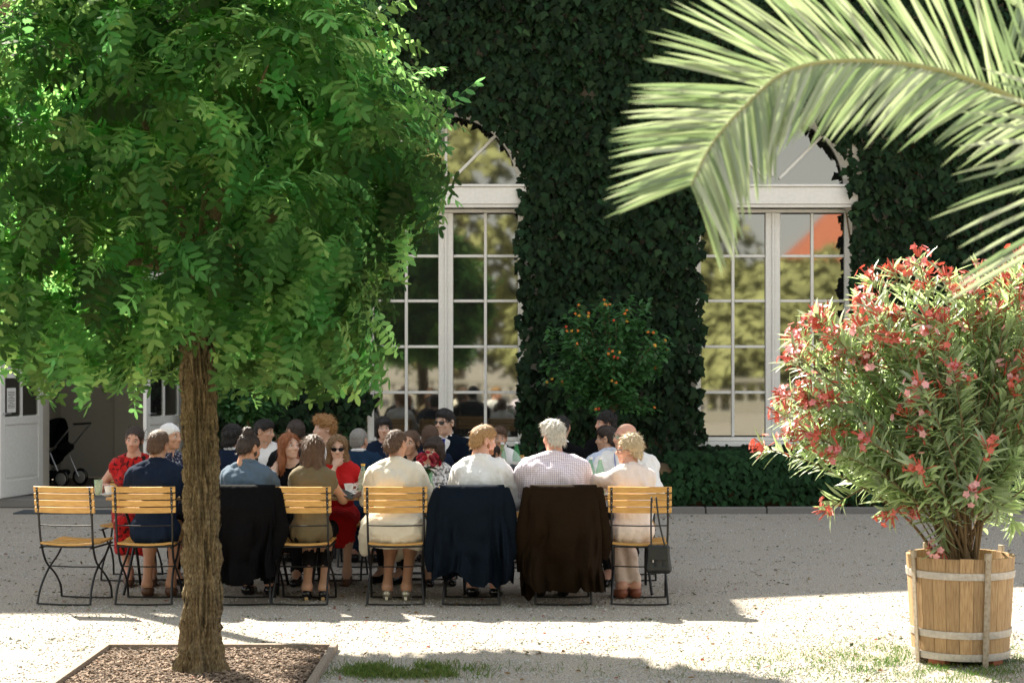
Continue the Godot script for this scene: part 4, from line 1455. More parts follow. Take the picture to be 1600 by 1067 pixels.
# climbing leaves over a stretch of wall; keep(x, y) says where it grows, 0..1
func ivy(called: String, label: String, x0: float, x1: float, y0: float, y1: float, count: int, keep: Callable, seedn: int, pieces: int) -> void:
	var o := thing(called, label, "climbing plant", Vector3((x0 + x1) / 2, 0, -WALL))
	var off := o.position
	rng.seed = seedn
	var sets := [[], []]
	var cols := [[], []]
	var near := []
	var made := 0
	var tries := 0
	while made < count and tries < count * 6:
		tries += 1
		var x := rf(x0, x1)
		var y := rf(y0, y1)
		var th: float = keep.call(x, y)
		if th <= 0.0: continue
		made += 1
		var bulge := .5 + .6 * noise.get_noise_2d(x * 1.1, y * 1.1) + .35 * noise.get_noise_2d(x * 4.0 + 7.0, y * 4.0)
		var lay := rng.randf()
		var z := -WALL + .03 + th * (.05 + .33 * clampf(bulge - .1, 0, 1)) * (.25 + .75 * lay) + .03
		var tip := Vector3(rng.randfn() * .4, -1.0, rf(.05, .75))
		var nn := Vector3(rng.randfn() * .4, rf(.15, .9), 1.0)
		var xf := Transform3D(frame(tip, nn).scaled_local(Vector3.ONE * rf(.065, .14) * (1.0 if y > 1.0 else .8)), Vector3(x, y, z) - off)
		if near.size() < pieces and lay > .8 and y < 6.3 and y > .5 and rng.randf() < .12:
			near.append(xf)
			continue
		var q := rng.randi() % 2
		sets[q].append(xf)
		var v := rf(.45, 1.7) * (1.9 if rng.randf() < .05 else 1.0)
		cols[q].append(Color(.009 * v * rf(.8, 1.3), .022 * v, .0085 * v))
	for i in near.size():
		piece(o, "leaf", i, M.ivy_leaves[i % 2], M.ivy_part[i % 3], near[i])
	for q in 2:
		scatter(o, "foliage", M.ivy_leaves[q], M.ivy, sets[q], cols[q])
	# woody stems against the wall
	var st := MB.new()
	for i in int((x1 - x0) * 5):
		var x := rf(x0, x1) - off.x
		var p := Vector3(x, y0, .035)
		var path := [p]
		var y := y0
		while y < y1 - .4:
			y += .4
			if keep.call(p.x + off.x, y) <= 0.0: break
			p = Vector3(p.x + rf(-.12, .12), y, .035)
			path.append(p)
		if path.size() > 2: st.tube(curve(path, 2), [.011], 5)
	part(o, "stem", st.done(), M.twig)

func frond(tree: Node3D, rach: Array, pair_len: Callable, seedn: int, up: Vector3, from: float, pairs: int) -> void:
	rng.seed = seedn
	var pts := curve(rach, 12)
	var rr := []
	for i in pts.size(): rr.append(lerpf(.013, .003, float(i) / pts.size()))
	var f := part(tree, "frond", tube_mesh(pts, rr, 8), M.palm_rib)
	var n := 0
	for i in pairs:
		var u := lerpf(from, .995, float(i) / (pairs - 1))
		var k := u * (pts.size() - 1)
		var a: int = mini(int(k), pts.size() - 2)
		var p: Vector3 = pts[a].lerp(pts[a + 1], k - a)
		var dir: Vector3 = (pts[a + 1] - pts[a]).normalized()
		var sidev := dir.cross(up).normalized()
		var nrm := sidev.cross(dir).normalized()
		for s in [-1, 1]:
			var q: Array = pair_len.call(u, s)      # [length, forward, lift]
			var ld: Vector3 = (sidev * s + dir * q[1] * rf(.9, 1.12) + nrm * (q[2] + rf(-.28, .28))).normalized()
			var len: float = q[0] * rf(.9, 1.06)
			var b := MB.new()
			b.white = true
			var w := rf(.0052, .0085)
			var p2 := Vector3.ZERO
			var d2 := ld
			var wx: Vector3 = ld.cross(nrm).normalized()
			var fold: Vector3 = (nrm - ld * nrm.dot(ld)).normalized()
			for g in 7:
				var v := g / 6.0
				var ww := w * (1.0 if v < .6 else 1.0 - pow((v - .6) / .4, 1.6)) * (.5 + .5 * minf(v * 6.0, 1.0))
				b.vert(p2 - wx * ww + fold * ww * .55)
				b.vert(p2)
				b.vert(p2 + wx * ww + fold * ww * .55)
				d2 = (d2 + Vector3(0, -1, 0) * q[3] * rf(.7, 1.3) / 6.0).normalized()
				p2 += d2 * len / 6.0
			for g in 6:
				for h in 2: b.quad(g * 3 + h, g * 3 + h + 1, g * 3 + h + 4, g * 3 + h + 3)
			b.smooth()
			piece(f, "leaflet", n, b.done(), M.palm[rng.randi() % 4], Transform3D(Basis(), p))
			n += 1

func palm() -> void:
	var root := Vector3(2.75, 0, -5.6)
	var t := thing("palm_tree", "date palm with long feathery fronds reaching in from the right", "palm", root)
	var b := MB.new()
	var prof := []
	for i in 40: prof.append(Vector2(.15 + .03 * sin(i * 1.7) * (1 if i % 2 else -1) - .001 * i, i * .05))
	b.lathe(prof, 20)
	part(t, "trunk", b.done(), M.bark)
	var D := 5.4
	var l := func(px, py, d): return at(px, py, d) - root
	var top := Vector3(0, 1.95, 0)
	# the long frond that arches over the window
	frond(t, [top, l.call(1900, 330, 5.5), l.call(1720, 225, 5.45), l.call(1560, 142, 5.4), l.call(1440, 104, 5.35), l.call(1320, 95, 5.3), l.call(1230, 112, 5.25), l.call(1165, 165, 5.2), l.call(1112, 226, 5.15), l.call(1080, 290, 5.1)],
		func(u, s): return ([lerpf(.54, .28, pow(u, 2.0)), .75 + .25 * u, .22, .1] if s > 0 else [lerpf(.4, .3, u * u), .95 + .1 * u, .25, .3]), 501, Vector3(.1, .3, .95), .2, 124)
	frond(t, [top, l.call(1900, 250, 5.3), l.call(1790, 160, 5.2), l.call(1700, 190, 5.15), l.call(1655, 270, 5.1), l.call(1630, 390, 5.05)],
		func(u, s): return [.4, .8, .3, .12], 502, Vector3(0, .2, .97), .3, 24)
	frond(t, [top, l.call(2000, 200, 5.7), l.call(1880, 60, 5.8), l.call(1730, 0, 5.8), l.call(1640, 4, 5.75), l.call(1590, 12, 5.7)],
		func(u, s): return [.34, 1.1, .3, .2], 503, Vector3(0, .5, .8), .3, 30)
	for i in 5:
		var a := -1.3 + i * .62
		var e := Vector3(cos(a), 0, sin(a))
		frond(t, [top, top + e * .4 + Vector3(0, .45, 0), top + e * .95 + Vector3(0, .5, 0), top + e * 1.35 + Vector3(0, .2, 0)], func(u, s): return [lerpf(.4, .2, u), 1.1, .3, .25], 510 + i, Vector3.UP, .2, 22)

func oleander(base: Vector3) -> void:
	var o := thing("oleander_bush", "tall oleander covered in coral red flowers growing from the wooden tub", "shrub", base)
	rng.seed = 91
	var l := func(px, py, dz): return at(px, py, 10.3 + dz) - base
	var tips := []
	for q in [[1196, 700], [1250, 560], [1300, 792], [1235, 640], [1310, 530], [1350, 470], [1400, 430], [1436, 405], [1480, 440], [1530, 430], [1590, 405], [1640, 430], [1680, 500], [1390, 500], [1330, 600], [1290, 680], [1450, 500], [1520, 520], [1580, 500], [1420, 580], [1500, 600], [1570, 590], [1640, 580], [1360, 690], [1620, 690], [1440, 680], [1545, 690], [1700, 620], [1380, 760], [1660, 740], [1270, 620], [1470, 850], [1600, 760], [1395, 800], [1430, 790], [1560, 800], [1585, 815], [1410, 745], [1520, 770], [1610, 700], [1350, 740]]:
		tips.append(l.call(q[0], q[1], rf(-.4, .45)))
	while tips.size() < 185:
		var a := rf(0, TAU)
		var r := sqrt(rng.randf())
		var px := 1455 + 235 * r * cos(a)
		var py := 590 + 185 * r * sin(a) + (px - 1455) * -.12
		tips.append(l.call(px, py, rf(-.62, .62) * sqrt(maxf(.05, 1.0 - r * r))))
	var leaves := []
	var lcol := []
	var near := []
	var flower_at := []
	for i in tips.size():
		var tip: Vector3 = tips[i]
		var s := Vector3(rf(-.09, .09), .55, rf(-.07, .07))
		var mid := s.lerp(tip, .5) + Vector3(-(tip.x) * .13, .06, 0)
		if tip.y < .95: mid.y += .32
		var path := curve([s, s.lerp(mid, .5) + Vector3(rf(-.03, .03), .03, rf(-.03, .03)), mid, mid.lerp(tip, .55) + Vector3(0, .035, 0), tip], 5)
		var rr := []
		var thick := .013 if i < 30 else .006
		for k in path.size(): rr.append(lerpf(thick, .0028, pow(float(k) / path.size(), .7)))
		if i < 60: part(o, "stem", tube_mesh(path, rr, 6), M.twig)
		else: part(o, "stem", tube_mesh(path.slice(9), rr.slice(9), 5), M.twig)
		var m := path.size()
		for k in range(8 if i < 33 else 10, m):
			for w in 5:
				var dir: Vector3 = (path[mini(k + 1, m - 1)] - path[k - 1]).normalized()
				var e := frame(dir, Vector3(rf(-1, 1), rf(-1, 1), rf(-1, 1)))
				var ld := (dir * rf(.35, 1.1) + e.x * rf(.7, 1.0) + Vector3(0, rf(-.25, .2), 0)).normalized()
				var x := Transform3D(frame(ld, dir + Vector3(0, .35, 0)).scaled_local(Vector3.ONE * rf(.1, .18)), path[k] + dir * rf(-.03, .03))
				if near.size() < 300 and path[k].z > .1 and rng.randf() < .12: near.append(x)
				else:
					leaves.append(x)
					var v := rf(.7, 1.4)
					lcol.append(Color(.45 * v, .53 * v, .38 * v))
		var end: Vector3 = (path[m - 1] - path[m - 2]).normalized()
		if i < 12 or i == 31 or rng.randf() < .5 + .5 * float(tip.y > 1.3): flower_at.append([tip, end])
	for i in near.size():
		piece(o, "leaf", i, M.leaf_long, M.oleander_part[i % 3], near[i])
	scatter(o, "foliage", M.leaf_long, M.oleander, leaves, lcol)
	# flower heads: a cluster of small five-petalled flowers and buds
	for i in flower_at.size():
		var b := MB.new()
		var c := MB.new()
		var dir: Vector3 = flower_at[i][1]
		for k in 22:
			var pd := (dir + Vector3(rng.randfn(), rng.randfn(), rng.randfn()) * .75).normalized()
			var pp := pd * rf(.03, .115)
			if k < 8:
				var f := frame(pd, Vector3(.2, .5, .8))
				for j in 5:
					var a := TAU * j / 5 + k
					var r := f.x * cos(a) + f.z * sin(a)
					var s := f.x * -sin(a) + f.z * cos(a)
					b.flat([pp, pp + r * .014 + s * .01 + pd * .006, pp + r * .026 + pd * .004, pp + r * .014 - s * .01 + pd * .006])
			else:
				c.tube([pp * .35, pp, pp + pd * .016], [.0016, .0052, .001], 5)
		var fl := part(o, "flower_head", b.done(), [M.coral, M.pink_petal, M.coral, M.rose][i % 4], Transform3D(Basis(), flower_at[i][0]))
		fl.set_meta("kind", "stuff")
		part(fl, "buds", c.done(), M.bud)

func lantana(px: float, d: float, py_top: float, py_bot: float, wpx: float, label: String, seedn: int, flowers: int) -> void:
	rng.seed = seedn
	var base := at(px, 800, d)
	base.y = 0
	var o := thing("lantana_bush", label, "shrub", base)
	var yt := EYE - (py_top - 562) / F * d
	var yb := EYE - (py_bot - 562) / F * d
	var w := wpx / F * d / 2.0
	var cen := Vector3(0, (yt + yb) / 2, 0)
	part(o, "trunk", tube_mesh(curve([Vector3(.0, 0, 0), Vector3(.03, yb * .5, 0), Vector3(-.01, yb + .1, 0)], 5), [.024, .02], 8), M.twig)
	var leaves := []
	var cols := []
	var n := 0
	for i in 46:
		var dir := Vector3(rng.randfn(), rng.randfn() * .9 + .25, rng.randfn() * .8).normalized()
		var tip := cen + dir * Vector3(w, (yt - yb) / 2, w * .7) * rf(.7, 1.08)
		var path := curve([Vector3(0, yb + .05, 0), Vector3(0, yb, 0).lerp(tip, .5) + Vector3(0, .12, 0), tip], 7)
		if i < 24: part(o, "branch", tube_mesh(path, [.009, .008, .007, .006, .005, .004, .003], 5), M.twig)
		for k in range(4, path.size()):
			for g in 7:
				var ld := Vector3(rng.randfn(), rf(-.7, .4), rng.randfn()).normalized()
				leaves.append(Transform3D(frame(ld, Vector3(0, 1, .4)).scaled_local(Vector3.ONE * rf(.06, .105)), path[k] + Vector3(rng.randfn(), rng.randfn(), rng.randfn()) * .05))
				var v := rf(.7, 1.4)
				cols.append(Color(.085 * v, .21 * v, .08 * v))
		if n < flowers:
			for g in 1 + i % 2:
				n += 1
				var b := MB.new()
				var pp := Vector3(rng.randfn(), rf(-.5, 1), 1.0).normalized() * .05
				for k in 12:
					var q := Vector3(rng.randfn(), rng.randfn(), rng.randfn()).normalized()
					b.ball(pp + q * .012, Vector3.ONE * .006, 4, 6)
				var fh := part(o, "flower_head", b.done(), [M.orange_bloom, M.red_orange, M.orange_bloom, M.yellow_bloom][rng.randi() % 4], Transform3D(Basis(), tip + Vector3(0, 0, w * .12)))
				fh.set_meta("kind", "stuff")
	scatter(o, "foliage", M.leaf_mesh, M.oleander, leaves, cols)

func far_tree(x: float, z: float, h: float, r: float, label: String, seedn: int, cy := .56, ry := .46, group := "trees mirrored in the window panes", ls := 1.0, off := 0.0) -> void:
	rng.seed = seedn
	var o := thing("park_tree", label, "tree", Vector3(x, 0, z), 0, group)
	part(o, "trunk", tube_mesh([Vector3(0, 0, 0), Vector3(.1 + off * .3, h * .4, 0), Vector3(off, h * .8, .1)], [.28 * minf(r / 3.0, 1.0), .2 * minf(r / 3.0, 1.0), .05], 10), M.bark)
	var xs := []
	var cols := []
	for i in 6000:
		var dir := Vector3(rng.randfn(), rng.randfn(), rng.randfn()).normalized()
		var lump := 1.0 + .3 * noise.get_noise_3dv(dir * 1.6 + Vector3(seedn, 0, 0))
		var p := Vector3(off, h * cy, 0) + dir * Vector3(r, h * ry, r) * lump * (1.0 - .35 * rng.randf() * rng.randf())
		xs.append(Transform3D(frame(Vector3(rng.randfn(), -.6, rng.randfn()), dir + Vector3(0, .5, 0)).scaled_local(Vector3.ONE * rf(.28, .6) * ls), p))
		var v := rf(.6, 1.4)
		cols.append(Color(.27 * v, .275 * v, .115 * v))
	scatter(o, "crown", M.ivy_leaves[0], M.ivy, xs, cols)
# ------------------------------------------------------------------ the place
const LW := -.84        # middle of the left window
const RW := 3.31        # middle of the right window
const HW := .985        # half a window's width
const SILL := .77
const SPRING := 3.99
const DOOR := -5.07
const DHW := .91

func hole(x: float, y: float, ragged: float) -> bool:      # inside an opening of the facade?
	for c in [[LW, HW, SILL], [RW, HW, SILL], [DOOR, DHW, .1]]:
		var dx: float = absf(x - c[0])
		var sp: float = SPRING if c[0] != DOOR else 2.9
		var hw: float = c[1] - ragged + (.2 if c[0] == DOOR else 0.0)
		if dx < hw and y > c[2] - .02 and (y < sp or Vector2(dx, y - sp).length() < hw): return true
	return false

func window(building: Node3D, cx: float, label: String) -> void:
	var w := Node3D.new()
	w.name = "window" if not building.has_node("window") else "window_001"
	building.add_child(w)
	w.position = Vector3(cx, 0, -WALL - .14)
	tag(w, label)
	var b := MB.new()
	var zf := .0
	# outer frame, middle post, sill
	for s in [-1, 1]:
		b.box(Vector3(.07, SPRING - SILL, .09), Transform3D(Basis(), Vector3(s * (HW - .035), (SPRING + SILL) / 2, zf)), .006)
	b.box(Vector3(2 * HW - .142, .05, .09), Transform3D(Basis(), Vector3(0, SILL + .025, zf)), .006)
	part(w, "frame", b.done(), M.white)
	for s in [-1, 1]:
		part(w, "centre_post", box_mesh(Vector3(.092, 2.84, .1), .008), M.white, Transform3D(Basis(), Vector3(s * .047, SILL + .052 + 1.42, zf)))
	part(w, "centre_bead", box_mesh(Vector3(.03, 2.84, .03), .008), M.white, Transform3D(Basis(), Vector3(0, SILL + .052 + 1.42, zf + .062)))
	part(w, "sill", box_mesh(Vector3(2 * HW + .1, .06, .2), .01), M.white, Transform3D(Basis(), Vector3(0, SILL - .032, .16)))
	# transom: a stepped cornice
	var ty := 3.685
	for q in [[.045, 2 * HW - .144, .0, .11], [.04, 2 * HW + .06, .025, .1], [.215, 2 * HW + .1, .153, .13], [.035, 2 * HW + .14, .279, .17]]:
		part(w, "transom", box_mesh(Vector3(q[1], q[0], q[3]), .008), M.white, Transform3D(Basis(), Vector3(0, ty + q[2] + (.02 if q[2] > 0 else 0.0), .02 if q[2] == 0.0 else .215)))
	# sashes: two by two columns, five rows
	var top := 3.66
	var bot := SILL + .055
	var rows := [bot, 1.385, 1.965, 2.545, 3.115, top]
	for s in [-1, 1]:
		var xi: float = s * .094
		var xo: float = s * (HW - .072)
		var xm := (xi + xo) / 2.0
		part(w, "glazing_bar", box_mesh(Vector3(.038, top - bot, .05), .006), M.white, Transform3D(Basis(), Vector3(xm, (top + bot) / 2, zf)))
		for r in 5:
			var y0: float = rows[r]
			var y1: float = rows[r + 1]
			for c in 2:
				var a: float = xi if c == 0 else xm + s * .02
				var e: float = xm - s * .02 if c == 0 else xo
				var tiltp := Basis.from_euler(Vector3(rf(-.0035, .0035), rf(-.004, .004), 0))
				part(w, "pane", box_mesh(Vector3(absf(e - a) + .004, y1 - y0 - .026, .006), .0005), M.glass, Transform3D(tiltp, Vector3((a + e) / 2, (y0 + y1) / 2, zf - .012)))
				if r < 4:
					part(w, "glazing_bar", box_mesh(Vector3(absf(e - a) - .003, .036, .045), .006), M.white, Transform3D(Basis(), Vector3((a + e) / 2, y1, zf)))
	# fanlight
	var r0 := HW - .06
	var g := MB.new()
	var arc := []
	for i in 33: arc.append(Vector3(r0 * cos(PI * i / 32), SPRING + r0 * sin(PI * i / 32), -.012))
	g.flat(arc)
	part(w, "fanlight_pane", g.done(), M.glass)
	var ap := MB.new()
	for i in 32:
		var a := PI * (i + .5) / 32
		ap.box(Vector3(.08, r0 * PI / 32 + .012, .09), Transform3D(Basis.from_euler(Vector3(0, 0, a)), Vector3((r0 + .02) * cos(a), SPRING + (r0 + .02) * sin(a), 0)), .003)
	part(w, "fanlight_frame", ap.done(), M.white)
	for a in [PI / 4, PI / 2, PI * .75]:
		part(w, "fanlight_bar", box_mesh(Vector3(.036, r0 - .14, .04), .005), M.white, Transform3D(Basis.from_euler(Vector3(0, 0, a - PI / 2)), Vector3((r0 + .1) / 2 * cos(a), SPRING + (r0 + .1) / 2 * sin(a) + .02, .004)))
	# moulded stone arch round the head
	var mo := MB.new()
	for i in 40:
		var a := PI * (i + .5) / 40
		mo.box(Vector3(.13, (HW + .1) * PI / 40 + .006, .14), Transform3D(Basis.from_euler(Vector3(0, 0, a)), Vector3((HW + .085) * cos(a), SPRING + (HW + .085) * sin(a), .16)), .01)
	part(w, "arch_moulding", mo.done(), M.plaster_pale)

func door_leaf(building: Node3D, called: String, hinge: Vector3, dir: Vector3, wd: float, papers: bool) -> void:
	var l := Node3D.new()
	l.name = called
	building.add_child(l)
	dir = dir.normalized()
	var n := Vector3.UP.cross(dir)
	if n.z < 0: n = -n
	l.transform = Transform3D(Basis(dir, Vector3.UP, dir.cross(Vector3.UP)), hinge)
	var h := 2.75
	var fz := signf((l.transform.basis.z).dot(Vector3(0 - hinge.x, 0, 0 - hinge.z)))
	for x in [.05, wd - .05]:
		part(l, "stile", box_mesh(Vector3(.1, h, .05), .006), M.white, Transform3D(Basis(), Vector3(x, h / 2, 0)))
	for q in [[.1, .2], [.93, .1], [h - .06, .12]]:
		part(l, "rail", box_mesh(Vector3(wd - .203, q[1], .048), .006), M.white, Transform3D(Basis(), Vector3(wd / 2, q[0], 0)))
	part(l, "panel", box_mesh(Vector3(wd - .26, .62, .03), .012), M.white, Transform3D(Basis(), Vector3(wd / 2, .54, 0)))
	part(l, "panel_backing", box_mesh(Vector3(wd - .205, .68, .012), .001), M.white, Transform3D(Basis(), Vector3(wd / 2, .54, 0)))
	part(l, "glazing_bar", box_mesh(Vector3(.04, h - 1.1, .04), .005), M.white, Transform3D(Basis(), Vector3(wd / 2, (h + .86) / 2, 0)))
	for r in 3:
		var y0 := .985 + r * .56
		for c in 2:
			var cx := (.1 + wd / 2 - .02) / 2 if c == 0 else (wd - .1 + wd / 2 + .02) / 2
			part(l, "pane", box_mesh(Vector3(wd / 2 - .118, .53, .006), .0005), M.glass, Transform3D(Basis(), Vector3(cx, y0 + .27, 0)))
			if r > 0:
				part(l, "glazing_bar", box_mesh(Vector3(wd / 2 - .123, .035, .04), .005), M.white, Transform3D(Basis(), Vector3(cx, y0 - .0, 0)))
	part(l, "door_handle", tube_mesh([Vector3(wd - .05, 1.02, .026 * fz), Vector3(wd - .05, 1.02, .06 * fz), Vector3(wd - .16, 1.02, .065 * fz)], [.01], 8), M.steel)
	if papers:
		for r in 3:
			var p := part(l, "notice_sheet", box_mesh(Vector3(.2, .3, .002), .0004), M.paper, Transform3D(Basis.from_euler(Vector3(0, 0, rf(-.02, .02))), Vector3(wd * .73, 1.18 + r * .42, .008 * fz)))
			var pr := MB.new()
			for k in 11:
				pr.box(Vector3(.15 * (1.0 if k % 4 != 3 else .6), .006, .0012), Transform3D(Basis(), Vector3(0, .1 - k * .019, .0018 * fz)), .0002)
			part(p, "print", pr.done(), M.charcoal)

func building() -> void:
	var o := thing("orangery", "ivy-covered orangery with tall arched white windows and an open doorway", "building", Vector3.ZERO)
	var c := CSGCombiner3D.new()
	c.name = "facade_wall"
	o.add_child(c)
	var poly := CSGPolygon3D.new()
	poly.name = "outline"
	poly.polygon = PackedVector2Array([Vector2(-15, -.2), Vector2(15, -.2), Vector2(15, 8.95), Vector2(-1.9, 9.35), Vector2(-4.8, 10.25), Vector2(-5.0, 11.02), Vector2(-15, 11.02)])
	poly.depth = .5
	poly.position = Vector3(0, 0, -WALL)
	poly.material = M.plaster
	c.add_child(poly)
	for q in [[LW, HW, SILL, SPRING], [RW, HW, SILL, SPRING], [DOOR, DHW, .12, 2.9]]:
		var pts := PackedVector2Array([Vector2(-q[1], q[2]), Vector2(q[1], q[2])])
		for i in 25: pts.append(Vector2(q[1] * cos(PI * i / 24), q[3] + q[1] * sin(PI * i / 24)))
		var cut := CSGPolygon3D.new()
		cut.name = "opening"
		cut.operation = CSGShape3D.OPERATION_SUBTRACTION
		cut.polygon = pts
		cut.depth = .8
		cut.position = Vector3(q[0], 0, -WALL + .15)
		cut.material = M.plaster_pale
		c.add_child(cut, true)
	# the rest of the body: side and back walls, roof, the room behind the door
	for q in [[Vector3(.4, 10.9, 12), Vector3(-14.8, 5.45, -WALL - 6.503)], [Vector3(.4, 8.86, 12), Vector3(14.8, 4.43, -WALL - 6.503)], [Vector3(29.2, 8.86, .4), Vector3(0, 4.43, -WALL - 12.3)]]:
		part(o, "wall", box_mesh(q[0], .01), M.plaster, Transform3D(Basis(), q[1]))
	var rf_ := MB.new()
	for q in [[-15.2, 11.02, -5.0, 11.02], [-4.8, 10.25, -1.9, 9.35], [-1.9, 9.35, 15.2, 8.95]]:
		var a := Vector3(q[0], q[1] + .012, -WALL + .02)
		var e := Vector3(q[2], q[3] + .012, -WALL + .02)
		var mid := (a + e) / 2 + Vector3(0, .05, -6.3)
		rf_.box(Vector3((e - a).length(), .1, 12.8), Transform3D(Basis.from_euler(Vector3(0, 0, atan2(e.y - a.y, e.x - a.x))), mid), .01)
	part(o, "roof", rf_.done(), M.roof)
	part(o, "step_wall", box_mesh(Vector3(.2, 1.2, 12), .01), M.plaster, Transform3D(Basis(), Vector3(-5.1, 10.41, -WALL - 6.52)))
	for s in [[-.2, 2.35], [2.35, 4.7]]: pass
	part(o, "room_wall", box_mesh(Vector3(.2, 4, 3.2), .01), M.room, Transform3D(Basis(), Vector3(DOOR - 1.5, 2.12, -WALL - 2.11)))
	part(o, "room_wall", box_mesh(Vector3(.2, 4, 3.2), .01), M.room, Transform3D(Basis(), Vector3(DOOR + 1.5, 2.12, -WALL - 2.11)))
	part(o, "room_wall", box_mesh(Vector3(2.796, 4, .2), .01), M.room, Transform3D(Basis(), Vector3(DOOR, 2.12, -WALL - 3.0)))
	part(o, "room_pilaster", box_mesh(Vector3(.5, 3.9, .12), .01), M.room, Transform3D(Basis(), Vector3(DOOR - .35, 2.13, -WALL - 2.835)))
	part(o, "room_ceiling", box_mesh(Vector3(3.2, .1, 3.2), .01), M.room, Transform3D(Basis(), Vector3(DOOR, 4.2, -WALL - 2.11)))
	part(o, "room_floor", box_mesh(Vector3(2.796, .1, 3.2), .01), M.dark_floor, Transform3D(Basis(), Vector3(DOOR, .066, -WALL - 1.3)))
	part(o, "door_step", box_mesh(Vector3(2.6, .11, .8), .015), M.step, Transform3D(Basis(), Vector3(DOOR, .055, -WALL + .42)))
	window(o, LW, "arched white window behind the table with dark green reflections")
	window(o, RW, "arched white window behind the oleander reflecting a red roof and sky")
	door_leaf(o, "door", Vector3(DOOR - DHW + .03, .125, -WALL - .02), Vector3(-.27, 0, 1), .98, true)
	door_leaf(o, "door_001", Vector3(DOOR + DHW - .03, .125, -WALL - .02), Vector3(-.3, 0, .95), .9, false)

func ground() -> void:
	var p := PlaneMesh.new()
	p.size = Vector2(600, 600)
	var g := part(self, "ground", p, M.gravel, Transform3D(Basis(), Vector3(0, 0, -10)))
	tag(g, "pale gravel yard reaching from the tree bed to the ivy bank", "", "", "structure")
	# loose stones
	rng.seed = 15
	var peb := []
	for q in 3:
		var b := MB.new()
		b.ball(Vector3.ZERO, Vector3(1, .55, .8), 4, 6)
		for i in b.v.size(): b.v[i] *= rf(.85, 1.15)
		b.smooth()
		b.white = true
		peb.append(b.done())
	for q in 3:
		var xs := []
		var cs := []
		for i in 26000:
			var d := 9.2 + 11.0 * pow(rng.randf(), 1.7)
			var x := rf(-.34, .34) * d
			if in_bed(x, d): continue
			if noise.get_noise_2d(x * 1.3, d * 1.3) < rf(-.6, .25): continue
			var s := rf(.003, .0085) * (1.5 if rng.randf() < .05 else 1.0)
			xs.append(Transform3D(Basis.from_euler(Vector3(rf(-.4, .4), rf(0, TAU), rf(-.4, .4))).scaled_local(Vector3.ONE * s), Vector3(x, s * .3, -d)))
			var v := rf(.34, .56)
			cs.append(Color(v, v * .97, v * .92))
		scatter(self, "gravel_stones", peb[q], M.pebble, xs, cs)
		tag(get_child(get_child_count() - 1), "scattered loose gravel stones over the yard", "gravel", "", "stuff")
	# dry leaves and petals lying about
	var dl := []
	var dc := []
	for i in 700:
		var d := 9.4 + 7.0 * pow(rng.randf(), 1.4)
		var x := rf(-.3, .32) * d
		dl.append(Transform3D(frame(Vector3(rng.randfn(), rf(-.1, .25), rng.randfn()), Vector3(rng.randfn() * .3, 1, rng.randfn() * .3)).scaled_local(Vector3.ONE * rf(.018, .04)), Vector3(x, .012, -d)))
		dc.append([Color(.22, .1, .04), Color(.3, .16, .05), Color(.35, .06, .04), Color(.16, .09, .04)][rng.randi() % 4])
	var fl := scatter(self, "fallen_leaves", M.leaf_mesh, M.oleander, dl, dc)
	tag(fl, "dry brown leaves and red petals strewn on the gravel", "leaves", "", "stuff")
	# crumbs of dead grass and twigs gathered in streaks
	var db := []
	var dbc := []
	while db.size() < 3000:
		var d := rf(10.5, 19.8)
		var x := rf(-.32, .32) * d
		if in_bed(x, d) or noise.get_noise_2d(x * .9 + 30.0, d * 2.6) + .25 * noise.get_noise_2d(x * 6.0, d * 9.0) < .17: continue
		db.append(Transform3D(frame(Vector3(rng.randfn(), rf(0, .25), rng.randfn() * .5), Vector3(rng.randfn() * .4, 1, rng.randfn() * .4)).scaled_local(Vector3.ONE * rf(.01, .036)), Vector3(x, .007, -d)))
		dbc.append([Color(.06, .055, .025), Color(.1, .08, .04), Color(.07, .085, .03), Color(.14, .1, .06)][rng.randi() % 4])
	var dbn := scatter(self, "dead_grass", M.leaf_mesh, M.grass, db, dbc)
	tag(dbn, "dark crumbs of dead grass and twigs lying in streaks on the gravel", "grass", "", "stuff")
	# grass: tufts beside the bed and round the tub
	var gr := []
	var gc := []
	for i in 26000:
		var x: float
		var d: float
		var k := rng.randf()
		if k < .3:
			x = rng.randfn() * .2 - .62
			d = 9.95 + rng.randfn() * .11
		elif k < .85:
			x = 2.55 + rng.randfn() * .6
			d = 10.2 + rng.randfn() * .42
		elif k < .93:
			x = rf(-1, 3.4)
			d = 9.75 + absf(rng.randfn()) * .35
		else:
			x = rf(-.3, .3) * 12
			d = rf(10, 18)
		if in_bed(x, d): continue
		if k < .93 and noise.get_noise_2d(x * 3.0, d * 3.0) < rf(-.45, .22): continue
		var h := rf(.012, .04) * (1.25 if k < .3 else .9)
		gr.append(Transform3D(frame(Vector3(rng.randfn() * .5, 1, rng.randfn() * .5), Vector3(rng.randfn(), .2, rng.randfn())).scaled_local(Vector3(.9, 1, 1) * h), Vector3(x, 0, -d)))
		var v := rf(.7, 1.3)
		gc.append(Color(.13 * v * rf(.8, 1.5), .19 * v, .045 * v))
	var gn := scatter(self, "grass", M.blade, M.grass, gr, gc)
	tag(gn, "thin tufts of grass growing through the gravel near the tub and bed", "grass", "", "stuff")

func in_bed(x: float, d: float) -> bool:
	var f := (d - 9.2) / 1.5
	return d < 10.72 and x > lerpf(-2.6, -2.5, f) and x < lerpf(-1.12, -1.1, f)

